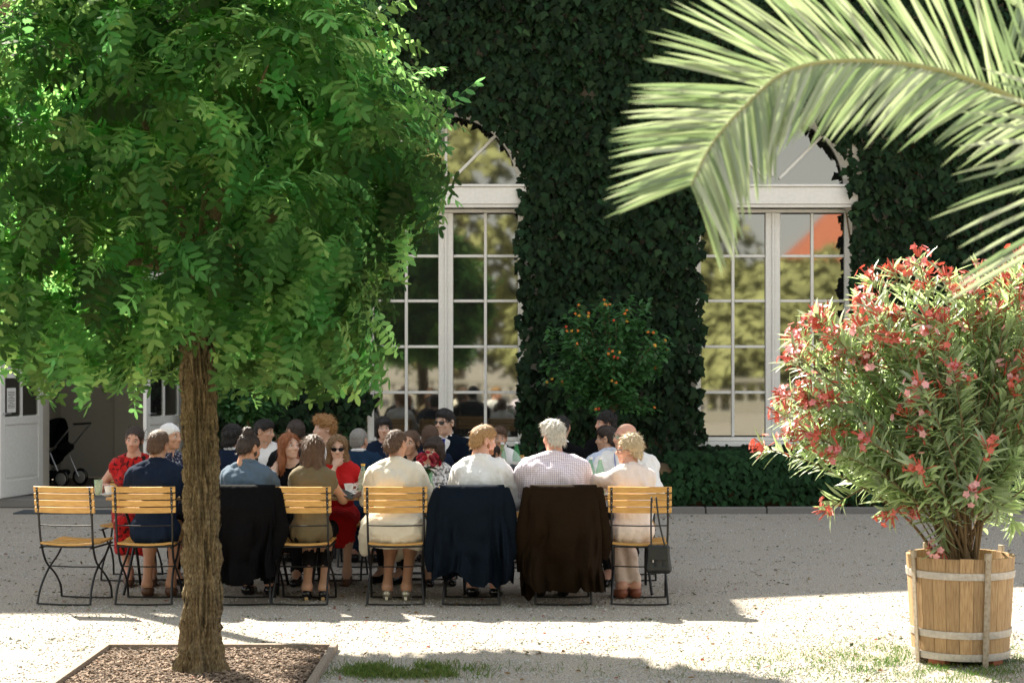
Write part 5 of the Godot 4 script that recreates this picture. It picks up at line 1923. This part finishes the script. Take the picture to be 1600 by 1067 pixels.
func bed() -> void:
	var b := thing("tree_bed", "square timber-edged tree bed filled with bark mulch", "planting bed", Vector3(-1.81, 0, -9.95))
	var w := .7
	var zf := .76
	for q in [[Vector3(1.46, .05, .045), Vector3(0, .015, -zf)], [Vector3(1.46, .05, .045), Vector3(0, .015, zf)], [Vector3(.045, .05, 2 * zf - .048), Vector3(-w - .005, .015, 0)], [Vector3(.045, .05, 2 * zf - .048), Vector3(w + .005, .015, 0)]]:
		part(b, "edging_board", box_mesh(q[0], .004), M.timber, Transform3D(Basis(), q[1]))
	part(b, "soil", box_mesh(Vector3(1.37, .012, 1.46), .002), M.soil, Transform3D(Basis(), Vector3(0, .003, 0)))
	rng.seed = 18
	var chip := MB.new()
	chip.box(Vector3(1, .25, .45), Transform3D(), .08)
	chip.white = true
	var cm := chip.done()
	var xs := []
	var cs := []
	for i in 5200:
		var s := rf(.01, .03)
		xs.append(Transform3D(Basis.from_euler(Vector3(rf(-.5, .5), rf(0, TAU), rf(-.5, .5))).scaled_local(Vector3.ONE * s), Vector3(rf(-.66, .66), rf(.012, .024), rf(-.71, .71))))
		var v := rf(.5, 1.5)
		cs.append(Color(.23 * v, .165 * v, .12 * v))
	scatter(b, "bark_mulch", cm, M.mulch, xs, cs)

func _ready() -> void:
	# camera
	var cam := Camera3D.new()
	cam.name = "camera"
	add_child(cam)
	cam.position = Vector3(0, EYE, 0)
	var at_ := CameraAttributesPhysical.new()
	at_.frustum_focal_length = 60.75
	at_.frustum_focus_distance = 12.9
	at_.frustum_near = .1
	at_.frustum_far = 2000.0
	at_.exposure_aperture = 4.0
	cam.attributes = at_
	cam.projection = Camera3D.PROJECTION_FRUSTUM
	cam.near = .1
	cam.far = 2000.0
	cam.size = 1067.0 / F * .1
	cam.frustum_offset = Vector2(0, 28.5 / F * .1)
	cam.current = true
	# sky, sun, exposure
	var env := Environment.new()
	var sky := Sky.new()
	var sm := ProceduralSkyMaterial.new()
	sm.sky_top_color = Color(.72, .745, .78)
	sm.sky_horizon_color = Color(.97, .95, .91)
	sm.sky_curve = .16
	sm.ground_bottom_color = Color(.4, .38, .35)
	sm.ground_horizon_color = Color(.6, .6, .58)
	sm.sky_energy_multiplier = .74
	sky.sky_material = sm
	env.background_mode = Environment.BG_SKY
	env.sky = sky
	env.tonemap_mode = Environment.TONE_MAPPER_LINEAR
	env.tonemap_exposure = 3.75
	env.sdfgi_enabled = true
	env.ssao_enabled = true
	env.ssil_enabled = true
	var we := WorldEnvironment.new()
	we.name = "environment"
	we.environment = env
	add_child(we)
	var sun := DirectionalLight3D.new()
	sun.name = "sun"
	sun.light_energy = 1.6
	sun.light_color = Color(1, .965, .9)
	sun.light_angular_distance = .5
	sun.shadow_enabled = true
	add_child(sun)
	sun.look_at_from_position(Vector3.ZERO, Vector3(.6, -1.0, .85), Vector3.UP)
	var t0 := Time.get_ticks_msec()
	materials()
	more_materials()
	ground()
	building()
	kerb_and_ivy()
	bed()
	robinia()
	var base := at(1501, 1035, 10.35)
	base.y = 0
	tub(base)
	oleander(base)
	palm()
	lantana(958, 20.35, 462, 650, 205, "lantana bush with orange and red flowers before the ivy pier", 61, 44)
	lantana(388, 20.4, 560, 665, 150, "dark lantana bush half hidden behind the robinia trunk", 62, 14)
	print("plants ", Time.get_ticks_msec() - t0)
	stroller(Vector3(-6.07, .116, -22.95))
	mirrored()
	furniture()
	print("furniture ", Time.get_ticks_msec() - t0)
	make_heads()
	print("heads ", Time.get_ticks_msec() - t0)
	people()
	print("people ", Time.get_ticks_msec() - t0)

func more_materials() -> void:
	M.leaf_mesh = leaf_mesh_of(leaf_blade(.55, .12, .2))
	M.leaf_long = leaf_mesh_of(leaf_blade(.17, .15, .12))
	M.blade = leaf_mesh_of(leaf_blade(.14, .2, .35))
	M.ivy_leaves = [ivy_leaf(1), ivy_leaf(2)]
	M.red_bloom = leafy(Color(.36, .012, .03), Color(.36, .02, .04), .5)
	M.red_bloom_dark = leafy(Color(.2, .008, .02), Color(.2, .01, .02), .5)
	M.pink_bloom = leafy(Color(.5, .06, .12), Color(.5, .1, .14), .5)
	M.coral = leafy(Color(.62, .15, .11), Color(.6, .2, .16), .5)
	M.pink_petal = leafy(Color(.78, .42, .43), Color(.7, .4, .4), .5)
	M.rose = leafy(Color(.7, .24, .25), Color(.6, .24, .24), .5)
	M.bud = mat(Color(.5, .08, .05), .5)
	M.orange_bloom = mat(Color(.75, .22, .03), .6)
	M.red_orange = mat(Color(.6, .05, .02), .6)
	M.yellow_bloom = mat(Color(.75, .42, .06), .6)
	M.mat_cloth = fabric(Color(.06, .068, .075))
	M.steel_matt = mat(Color(.5, .48, .46), .45, .6)

func kerb_and_ivy() -> void:
	# kerb stones before the planted bank
	var k := thing("kerb", "low row of grey kerb stones along the ivy bank", "kerb", Vector3(0, 0, -20.2))
	rng.seed = 23
	var x := -3.4
	while x < 7.4:
		var l := rf(.7, 1.0)
		part(k, "kerb_stone", box_mesh(Vector3(l - .012, .1, .1), .012), M.step, Transform3D(Basis.from_euler(Vector3(0, rf(-.01, .01), 0)), Vector3(x + l / 2, .03 + rf(-.006, .006), rf(-.008, .008))))
		x += l
	var soil := part(self, "planting_soil", box_mesh(Vector3(10.7, .05, 1.5), .01), M.soil, Transform3D(Basis(), Vector3(2.0, .02, -21.03)))
	tag(soil, "dark strip of soil along the foot of the facade", "", "", "structure")
	var mt := part(self, "door_mat", box_mesh(Vector3(1.5, .015, .45), .004), M.mat_cloth, Transform3D(Basis(), Vector3(DOOR + .0, .0085, -20.35)))
	tag(mt, "slate grey mat lying before the door step", "mat")
	# ivy on the wall
	var grow := func(xx, yy):
		var rag := .03 + .09 * noise.get_noise_2d(xx * 3.0, yy * 3.0)
		if hole(xx, yy, rag + .02): return 0.0
		return 1.0
	ivy("wall_ivy", "dense dark creeper on the wall between doorway and left window", -6.9, LW - .2, .05, 7.4, 21000, grow, 301, 100)
	ivy("wall_ivy", "dense dark creeper covering the pier between the two windows", LW - .2, RW, .05, 7.4, 16500, grow, 302, 120)
	ivy("wall_ivy", "dense dark creeper on the wall right of the window behind the oleander", RW, 7.4, .05, 7.4, 15500, grow, 303, 80)
	# stray tendrils over the right window's cornice
	# the low bank of the same creeper along the foot
	var o := thing("ivy_hedge", "low clipped bank of creeper between kerb stones and wall", "hedge", Vector3(2.3, 0, -20.9))
	rng.seed = 29
	var sets := [[], []]
	var cols := [[], []]
	for i in 15000:
		var xx := rf(-3.3, 7.3)
		var u := rng.randf()
		var hgt := .66 + .12 * noise.get_noise_2d(xx * 1.5, 3.0)
		if xx < 1.9: hgt *= .75
		var z: float
		var y: float
		if u < .55:
			z = .62 + .08 * noise.get_noise_2d(xx * 2.0, u * 9.0) - .12 * rng.randf()
			y = hgt * sqrt(rng.randf())
			z -= .25 * pow(y / hgt, 3.0)
		else:
			z = rf(-.8, .5)
			y = hgt + .06 * noise.get_noise_2d(xx * 3.0, z * 3.0) - .08 * rng.randf()
		var q := rng.randi() % 2
		sets[q].append(Transform3D(frame(Vector3(rng.randfn() * .5, -.8, rf(.1, .9)), Vector3(rng.randfn() * .4, .8, .8)).scaled_local(Vector3.ONE * rf(.06, .11)), Vector3(xx - 2.3, y, z)))
		var v := rf(.6, 1.5)
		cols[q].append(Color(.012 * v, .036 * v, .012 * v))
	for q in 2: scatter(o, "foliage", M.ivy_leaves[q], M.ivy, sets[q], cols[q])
	var core := MB.new()
	core.box(Vector3(10.4, .5, 1.1), Transform3D(Basis(), Vector3(-.3, .27, -.1)), .1)
	part(o, "twigs", core.done(), M.twig)

func mirrored() -> void:
	# what the panes mirror: the park and a house behind the photographer
	var k := 0
	for q in [[-17, 19, 15, 5], [-9, 23, 15.5, 5.5], [-2, 20, 14.5, 6.2], [4.5, 22, 9.5, 4.4], [10.5, 19, 5.6, 3.4], [17.5, 24, 5.9, 4.0], [-12.5, 14, 7, 3.4], [2.5, 13.5, 4.6, 2.6], [8.0, 13.0, 4.2, 2.3]]:
		far_tree(q[0], q[1], q[2], q[3], ["tall spreading park tree", "broad dark park tree", "tall park tree opposite the left window", "middling park tree", "low round park tree", "far low park tree at the right", "young park tree at the left", "bushy young tree opposite the pier", "bushy young tree opposite the right window"][k] + " behind the viewer, mirrored in the panes", 700 + k)
		k += 1
	far_tree(-4.95, -15.0, 9.4, 1.15, "slender tree left of the yard, its shade falling on the near gravel", 741, .79, .15, "", .7, 1.0)
	var h := thing("red_roofed_house", "pale house with a red tiled roof mirrored in the right window", "building", Vector3(19.6, 0, 42))
	part(h, "wall", box_mesh(Vector3(12, 6.6, 8), .02), M.plaster_pale, Transform3D(Basis(), Vector3(0, 3.3, 0)))
	var r := MB.new()
	r.flat([Vector3(-6.5, 6.6, -4.5), Vector3(6.5, 6.6, -4.5), Vector3(4.4, 8.9, 0), Vector3(-4.4, 8.9, 0)])
	r.flat([Vector3(6.5, 6.6, 4.5), Vector3(-6.5, 6.6, 4.5), Vector3(-4.4, 8.9, 0), Vector3(4.4, 8.9, 0)])
	r.flat([Vector3(-6.5, 6.6, 4.5), Vector3(-6.5, 6.6, -4.5), Vector3(-4.4, 8.9, 0)])
	r.flat([Vector3(6.5, 6.6, -4.5), Vector3(6.5, 6.6, 4.5), Vector3(4.4, 8.9, 0)])
	part(h, "roof", r.done(true), M.roof)
	for i in 4: part(h, "window", box_mesh(Vector3(1.1, 1.6, .1), .02), M.glass, Transform3D(Basis(), Vector3(-4.2 + i * 2.8, 4.4, -4.03)))
	# a stone balustrade across the yard
	var b := thing("balustrade", "pale stone balustrade across the yard mirrored in the lowest panes", "balustrade", Vector3(0, 0, 9.5))
	part(b, "plinth", box_mesh(Vector3(26, .35, .35), .02), M.plaster, Transform3D(Basis(), Vector3(0, .175, 0)))
	part(b, "coping", box_mesh(Vector3(26, .14, .36), .02), M.plaster, Transform3D(Basis(), Vector3(0, 1.0, 0)))
	var bal := lathe_mesh([Vector2(.07, 0), Vector2(.07, .06), Vector2(.04, .1), Vector2(.085, .25), Vector2(.04, .46), Vector2(.07, .52), Vector2(.07, .58)], 12)
	for i in 64: part(b, "baluster", bal, M.plaster, Transform3D(Basis(), Vector3(-12.6 + i * .4, .35, 0)))

func X(px: float, d: float) -> float:
	return (px - 800.0) / F * d

func furniture() -> void:
	chair0 = make_chair()
	var near := "folding chairs along the near side of the long table"
	var rows := [
		[118, 12.85, -10, "empty wooden folding chair at the left end of the near row", near], [233, 12.85, 0, "folding chair of the man in the navy shirt", near],
		[383, 12.85, 2, "folding chair under the black jacket", near], [476, 12.85, -4, "folding chair of the woman with long hair in olive", near],
		[620, 12.85, 1, "folding chair of the woman in the cream dress", near], [737, 12.85, 0, "folding chair under the navy jacket", near],
		[879, 12.85, 0, "folding chair under the brown jacket", near], [999, 12.85, -3, "folding chair with a handbag hanging from its back", near],
	]
	var far := "folding chairs along the far side of the long table"
	for q in [[205, 14.2, "folding chair of the woman in the red patterned dress"], [272, 14.25, "folding chair of the woman in the white headscarf"], [452, 14.2, "folding chair of the red-haired woman in black"], [530, 14.2, "folding chair of the woman with sunglasses and long fair hair"], [640, 14.25, "folding chair of the half hidden woman behind the cream dress"], [678, 14.3, "folding chair of the woman behind the red flowers"], [985, 14.2, "folding chair of the bald man with the blue lanyard"]]:
		rows.append([q[0], q[1], 178, q[2], far])
	var two := "folding chairs along the near side of the second table"
	for q in [[360, 15.2, "folding chair of the black-haired man in a dark suit"], [462, 15.2, "folding chair of the man with cropped grey-black hair"], [567, 15.15, "folding chair of the grey-haired man in the blue suit"], [672, 15.25, "folding chair of the child with short brown hair"], [795, 15.1, "folding chair of the small dark-haired child"], [876, 15.2, "folding chair of the woman with a white flower in her hair"], [948, 15.2, "folding chair of the boy in the pale blue shirt"]]:
		rows.append([q[0], q[1], 2, q[2], two])
	var last := "folding chairs along the far side of the second table"
	for q in [[408, 16.6, "folding chair of the man in the white shirt looking right"], [507, 16.6, "folding chair of the boy with curly ginger hair"], [600, 16.6, "folding chair of the woman with a black bob"], [697, 16.1, "folding chair of the man in sunglasses and tie"], [782, 16.6, "folding chair of the brown-haired lad facing the viewer"], [945, 16.6, "folding chair of the dark-haired woman in profile"]]:
		rows.append([q[0], q[1], 181, q[2], last])
	for r in rows: chair(X(r[0], r[1]), r[1], r[2], r[3], r[4])
	for i in 3:
		table([-2.38, -.95, .48][i], 13.5, 1.42, ["garden table at the left end before the woman in red", "middle garden table of the long row behind the robinia trunk", "garden table at the right end under the green bottles"][i])
	for i in 3:
		table([-2.1, -.85, .22][i], 15.9, [1.24, 1.24, .88][i], ["left table of the second row", "middle table of the second row before the man in sunglasses", "right table of the second row before the ivy pier"][i])
	# jackets and bag
	jacket(X(385, 12.85), 12.85, "black jacket over the chair of the man with the bun", M.black_cloth, .485, .47, .2, 1.3, 0.0)
	jacket(X(738, 12.85), 12.85, "navy blue suit jacket over the chair of the blond man", M.navy_jacket, .485, .6, .2, 4.7, -.06)
	jacket(X(879, 12.85), 12.85, "dark brown jacket over the chair of the white-haired man", M.brown_jacket, .5, .62, .12, 8.2, .05)
	handbag(at(1029, 897, 12.57))
	# on the table
	var ty := .756
	var on := func(px, d): return Vector3(X(px, d), ty, -d)
	bottle(on.call(938, 13.4), "green glass water bottle in front of the bald man", M.green_glass, M.white_shirt, .29)
	bottle(on.call(923, 13.75), "green water bottle with white cap half behind the checked shirt", M.green_glass, M.white_shirt, .27)
	bottle(on.call(567, 13.35), "pale glass bottle with yellow cap beside the cream dress", M.clear_glass, M.yellow_bloom, .24, false)
	bottle(on.call(785, 15.75), "left one of the two green bottles on the second table", M.green_glass, M.white_shirt, .29)
	bottle(on.call(807, 15.7), "right one of the two green bottles on the second table", M.green_glass, M.white_shirt, .3)
	bouquet(on.call(668, 13.55))
	jug(on.call(801, 13.4))
	var n := 0
	for q in [[170, 13.25, "white cup beside the empty chair"], [300, 13.4, "white cup behind the robinia trunk"], [545, 13.5, "white cup by the woman with sunglasses"], [700, 13.3, "white cup by the blond man's elbow"], [955, 13.2, "white cup before the woman in pale pink"]]:
		cup(on.call(q[0], q[1]), q[2])
	for q in [[196, 13.45, "white plate before the woman in red"], [440, 13.5, "white plate before the red-haired woman"], [535, 13.25, "white plate between the long-haired woman and cream dress"], [735, 13.6, "white plate behind the blond man"], [870, 13.6, "white plate before the white-haired man"], [975, 13.65, "white plate before the bald man"]]:
		plate(on.call(q[0], q[1]), q[2])
	for q in [[153, 13.3, "drinking glass at the table's left end"], [510, 13.7, "drinking glass before the sunglasses woman"], [770, 13.5, "drinking glass left of the steel jug"], [915, 13.35, "drinking glass left of the green bottle"]]:
		tumbler(on.call(q[0], q[1]), q[2])
	var mn := thing("menu_folder", "dark leather menu folder propped open beside the cream dress", "menu", on.call(551, 13.12))
	for s in [-1, 1]:
		part(mn, "cover", box_mesh(Vector3(.16, .006, .22), .002), M.brown_leather if s > 0 else M.leather, Transform3D(Basis.from_euler(Vector3(.1, 0, s * .42)), Vector3(s * .074, .035, 0)))

func people() -> void:
	# near row, backs to the viewer
	person({"px": 246, "top": 671, "d": 12.95, "turn": 2, "look": -12, "nod": -8, "w": .98, "label": "man in a navy shirt and khaki shorts seen from behind, short brown hair", "hair": "short", "haircolor": "brown", "cloth": M.navy, "lower": M.khaki, "bottom": "shorts", "shoe": M.brown_leather, "collar": M.navy, "sleeve": .5, "skin": 2, "tuck": .12, "feet": -.02, "loose": .02})
	person({"px": 389, "top": 668, "d": 12.95, "hairtop": .045, "turn": -8, "look": -30, "nod": -14, "w": .86, "lean": .09, "label": "man in a faded denim shirt with dark hair in a bun", "hair": "bun", "haircolor": "dark", "beard": "dark", "cloth": M.denim, "lower": M.charcoal, "shoe": M.lens, "collar": M.denim, "loose": .022, "fold": .012, "skin": 2})
	person({"px": 489, "top": 678, "d": 12.95, "turn": -3, "look": 5, "woman": true, "w": .9, "lean": .05, "label": "woman with very long brown hair in a sleeveless olive top", "hair": "long", "haircolor": "brown", "cloth": M.olive, "lower": M.charcoal, "hem": .62, "sleeve": .12, "shoe": M.lens, "heels": true, "heelmat": M.heel, "feet": .02, "knees": .07, "tuck": .3, "skin": 0})
	person({"px": 620, "top": 669, "d": 12.95, "turn": -4, "look": -28, "nod": -4, "woman": true, "w": 1.12, "fat": 1.05, "lean": .06, "label": "woman in a cream short-sleeved dress with pinned-up brown hair", "hair": "updo", "haircolor": "brown", "cloth": M.cream, "bottom": "skirt", "skirt": .34, "wide": true, "dress": true, "sleeve": .5, "loose": .022, "collar": M.cream, "shoe": M.silver_shoe, "heels": true, "knees": .08, "tuck": .3, "skin": 2})
	person({"px": 755, "top": 663, "d": 12.98, "turn": -12, "look": -48, "nod": -6, "side": .02, "w": .9, "label": "blond bearded man in a white shirt turning to the right", "hair": "short", "haircolor": "blond", "beard": "beard", "brow": "blond", "cloth": M.white_shirt, "lower": M.charcoal, "collar": M.white_shirt, "shoe": M.lens, "loose": .024, "fold": .013, "skin": 3, "tuck": .2})
	person({"px": 865, "top": 657, "d": 12.98, "turn": 4, "look": 22, "nod": -4, "w": 1.14, "fat": 1.15, "head": 1.02, "label": "heavy man with thick white hair in a pale checked shirt", "hair": "full", "haircolor": "white", "brow": "white", "cloth": M.check, "lower": M.charcoal, "collar": M.check, "shoe": M.lens, "loose": .028, "fold": .01, "skin": 3, "tuck": .18})
	person({"px": 983, "top": 679, "d": 12.95, "turn": 12, "look": 66, "nod": 0, "woman": true, "w": .94, "fat": 1.02, "lean": .03, "label": "short-haired blonde woman in sunglasses and pale pink, elbow on the table", "hair": "pixie", "haircolor": "pale", "brow": "blond", "glasses": "on", "cloth": M.blush, "lower": M.pink_trousers, "sleeve": .45, "loose": .018, "shoe": M.red_leather, "left": Vector3(-.14, .86, -.34), "left_pole": Vector3(-1.2, -.1, -.1), "feet": .02, "knees": .06, "tuck": .22, "skin": 3})
	# far side of the first table
	person({"px": 209, "top": 664, "d": 14.05, "turn": 192, "look": -14, "nod": -10, "tilt": 12, "woman": true, "w": 1.02, "lean": .1, "label": "smiling woman in a sleeveless red and black dress, sunglasses pushed up", "hair": "ponytail", "haircolor": "dark", "glasses": "up", "cloth": M.floral, "bottom": "skirt", "skirt": .3, "dress": true, "sleeve": .05, "cover": .5, "shoe": M.brown_leather, "left": Vector3(-.1, .79, -.36), "right": Vector3(.24, .78, -.2), "skin": 3, "tuck": .0, "feet": -.05})
	person({"px": 266, "top": 660, "d": 14.15, "turn": 215, "look": 30, "woman": true, "label": "woman in a white headscarf and dark patterned top, in profile", "hair": "scarf", "cloth": M.navy_floral, "lower": M.charcoal, "sleeve": .1, "shoe": M.lens, "skin": 0})
	person({"px": 452, "top": 675, "d": 14.05, "turn": 178, "look": 42, "nod": 6, "woman": true, "w": .98, "lean": .12, "label": "red-haired woman in a low-cut black top glancing up to the right", "hair": "long", "haircolor": "red", "brow": "chestnut", "cloth": M.black_cloth, "lower": M.charcoal, "sleeve": .0, "cover": 0.0, "shoe": M.lens, "right_head": Vector3(.1, -.17, -.03), "right": Vector3(.1, .9, -.3), "skin": 1})
	person({"px": 527, "top": 678, "d": 14.05, "turn": 182, "look": 4, "nod": -3, "woman": true, "w": 1.0, "lean": .1, "label": "fair long-haired woman in black sunglasses and red dress, hand at her chin", "hair": "long", "haircolor": "lightbrown", "glasses": "on", "cloth": M.red_cloth, "bottom": "skirt", "skirt": .36, "dress": true, "sleeve": .08, "cover": .6, "shoe": M.brown_leather, "right_head": Vector3(.012, -.14, -.085), "right_pole": Vector3(.5, -1, -.3), "left": Vector3(-.2, .775, -.25), "skin": 1})
	person({"px": 641, "top": 670, "d": 14.2, "turn": 150, "look": 10, "woman": true, "label": "brown-haired woman half hidden behind the cream dress", "hair": "ponytail", "haircolor": "brown", "cloth": M.charcoal, "lower": M.charcoal, "shoe": M.lens, "sleeve": .3, "skin": 0})
	person({"px": 677, "top": 682, "d": 14.1, "turn": 192, "look": -40, "nod": -8, "woman": true, "w": 1.05, "label": "dark-haired woman in black and white behind the red flowers", "hair": "bob", "haircolor": "dark", "cloth": M.monochrome, "lower": M.monochrome, "sleeve": .6, "shoe": M.lens, "right": Vector3(.12, .95, -.24), "skin": 0})
	person({"px": 977, "top": 659, "d": 14.1, "turn": 168, "look": -55, "nod": 0, "w": 1.12, "fat": 1.12, "label": "bald man in a white shirt with a blue lanyard", "hair": "balding", "haircolor": "grey", "brow": "grey", "glasses": "clear", "cloth": M.white_shirt, "lower": M.charcoal, "collar": M.white_shirt, "lanyard": M.blue_trim, "shoe": M.lens, "loose": .024, "fold": .012, "skin": 3})
	# near side of the second table, backs to the viewer
	person({"px": 362, "top": 664, "d": 15.1, "turn": 0, "look": -20, "label": "black-haired man in a dark suit seen from behind near the trunk", "hair": "full", "haircolor": "black", "cloth": M.navy, "topname": "jacket", "lower": M.charcoal, "collar": M.white_shirt, "shoe": M.lens, "loose": .025, "skin": 2})
	person({"px": 461, "top": 653, "d": 15.1, "turn": 4, "look": 35, "label": "man with cropped grey-black hair and spectacles turned away", "hair": "cropped", "haircolor": "dark", "glasses": "clear", "cloth": M.charcoal, "lower": M.charcoal, "collar": M.charcoal, "shoe": M.lens, "skin": 2})
	person({"px": 561, "top": 667, "d": 15.1, "turn": -4, "look": -18, "w": 1.08, "label": "grey-haired man in a dark blue suit seen from behind", "hair": "cropped", "haircolor": "grey", "cloth": M.suit_blue, "topname": "jacket", "lower": M.suit_blue, "collar": M.white_shirt, "shoe": M.lens, "loose": .026, "skin": 3})
	person({"px": 672, "top": 664, "d": 15.1, "turn": 0, "look": -5, "w": .95, "label": "child with short brown hair seen from behind", "hair": "short", "haircolor": "brown", "cloth": M.navy, "lower": M.charcoal, "shoe": M.lens, "skin": 0})
	person({"px": 770, "top": 690, "d": 15.0, "turn": -10, "look": -40, "w": .85, "woman": true, "label": "small dark-haired child in a patterned top behind the blond man", "hair": "ponytail", "haircolor": "dark", "cloth": M.monochrome, "lower": M.charcoal, "shoe": M.lens, "sleeve": .5, "skin": 2})
	person({"px": 879, "top": 647, "d": 15.1, "turn": -8, "look": -12, "woman": true, "label": "dark-haired woman in black behind the white-haired man", "hair": "updo", "haircolor": "black", "cloth": M.black_cloth, "lower": M.black_cloth, "collar": M.white_shirt, "shoe": M.lens, "skin": 0})
	person({"px": 949, "top": 664, "d": 15.0, "turn": 25, "look": 40, "w": 1.0, "side": -.02, "label": "dark-haired boy in a pale blue shirt beside the bald man", "hair": "short", "haircolor": "dark", "cloth": M.pale_blue, "lower": M.charcoal, "collar": M.pale_blue, "shoe": M.lens, "loose": .022, "fold": .011, "skin": 0})
	# far side of the second table
	person({"px": 412, "top": 654, "d": 16.5, "turn": 186, "look": 68, "nod": -6, "w": 1.05, "label": "dark-haired man in a white shirt looking down to the right", "hair": "short", "haircolor": "black", "cloth": M.white_shirt, "lower": M.charcoal, "collar": M.white_shirt, "shoe": M.lens, "skin": 0})
	person({"px": 506, "top": 647, "d": 16.4, "turn": 180, "look": -65, "label": "boy with curly ginger hair looking to the left", "hair": "curly", "haircolor": "ginger", "brow": "ginger", "hairtop": .03, "cloth": M.white_shirt, "lower": M.charcoal, "shoe": M.lens, "skin": 1})
	person({"px": 599, "top": 650, "d": 16.4, "turn": 184, "look": 4, "woman": true, "w": 1.02, "label": "woman with a black bob in a sleeveless navy top", "hair": "bob", "haircolor": "black", "cloth": M.navy, "lower": M.navy, "sleeve": .06, "cover": .5, "shoe": M.lens, "skin": 1})
	person({"px": 695, "top": 638, "d": 15.9, "turn": 168, "look": -22, "nod": 2, "w": 1.22, "head": 1.08, "label": "man in sunglasses, navy suit and blue tie before the window", "hair": "short", "haircolor": "black", "glasses": "on", "cloth": M.navy_jacket, "topname": "jacket", "lower": M.navy_jacket, "collar": M.white_shirt, "front": M.white_shirt, "tie": M.tie, "shoe": M.lens, "loose": .024, "skin": 1})
	person({"px": 780, "top": 665, "d": 16.4, "turn": 180, "look": 2, "w": .95, "label": "brown-haired lad in a white shirt facing the viewer", "hair": "short", "haircolor": "brown", "cloth": M.white_shirt, "lower": M.charcoal, "collar": M.white_shirt, "shoe": M.lens, "skin": 0})
	person({"px": 946, "top": 643, "d": 16.4, "turn": 180, "look": -72, "woman": true, "label": "dark-haired woman in profile facing left before the ivy", "hair": "pixie", "haircolor": "black", "cloth": M.black_cloth, "lower": M.black_cloth, "shoe": M.lens, "skin": 3})
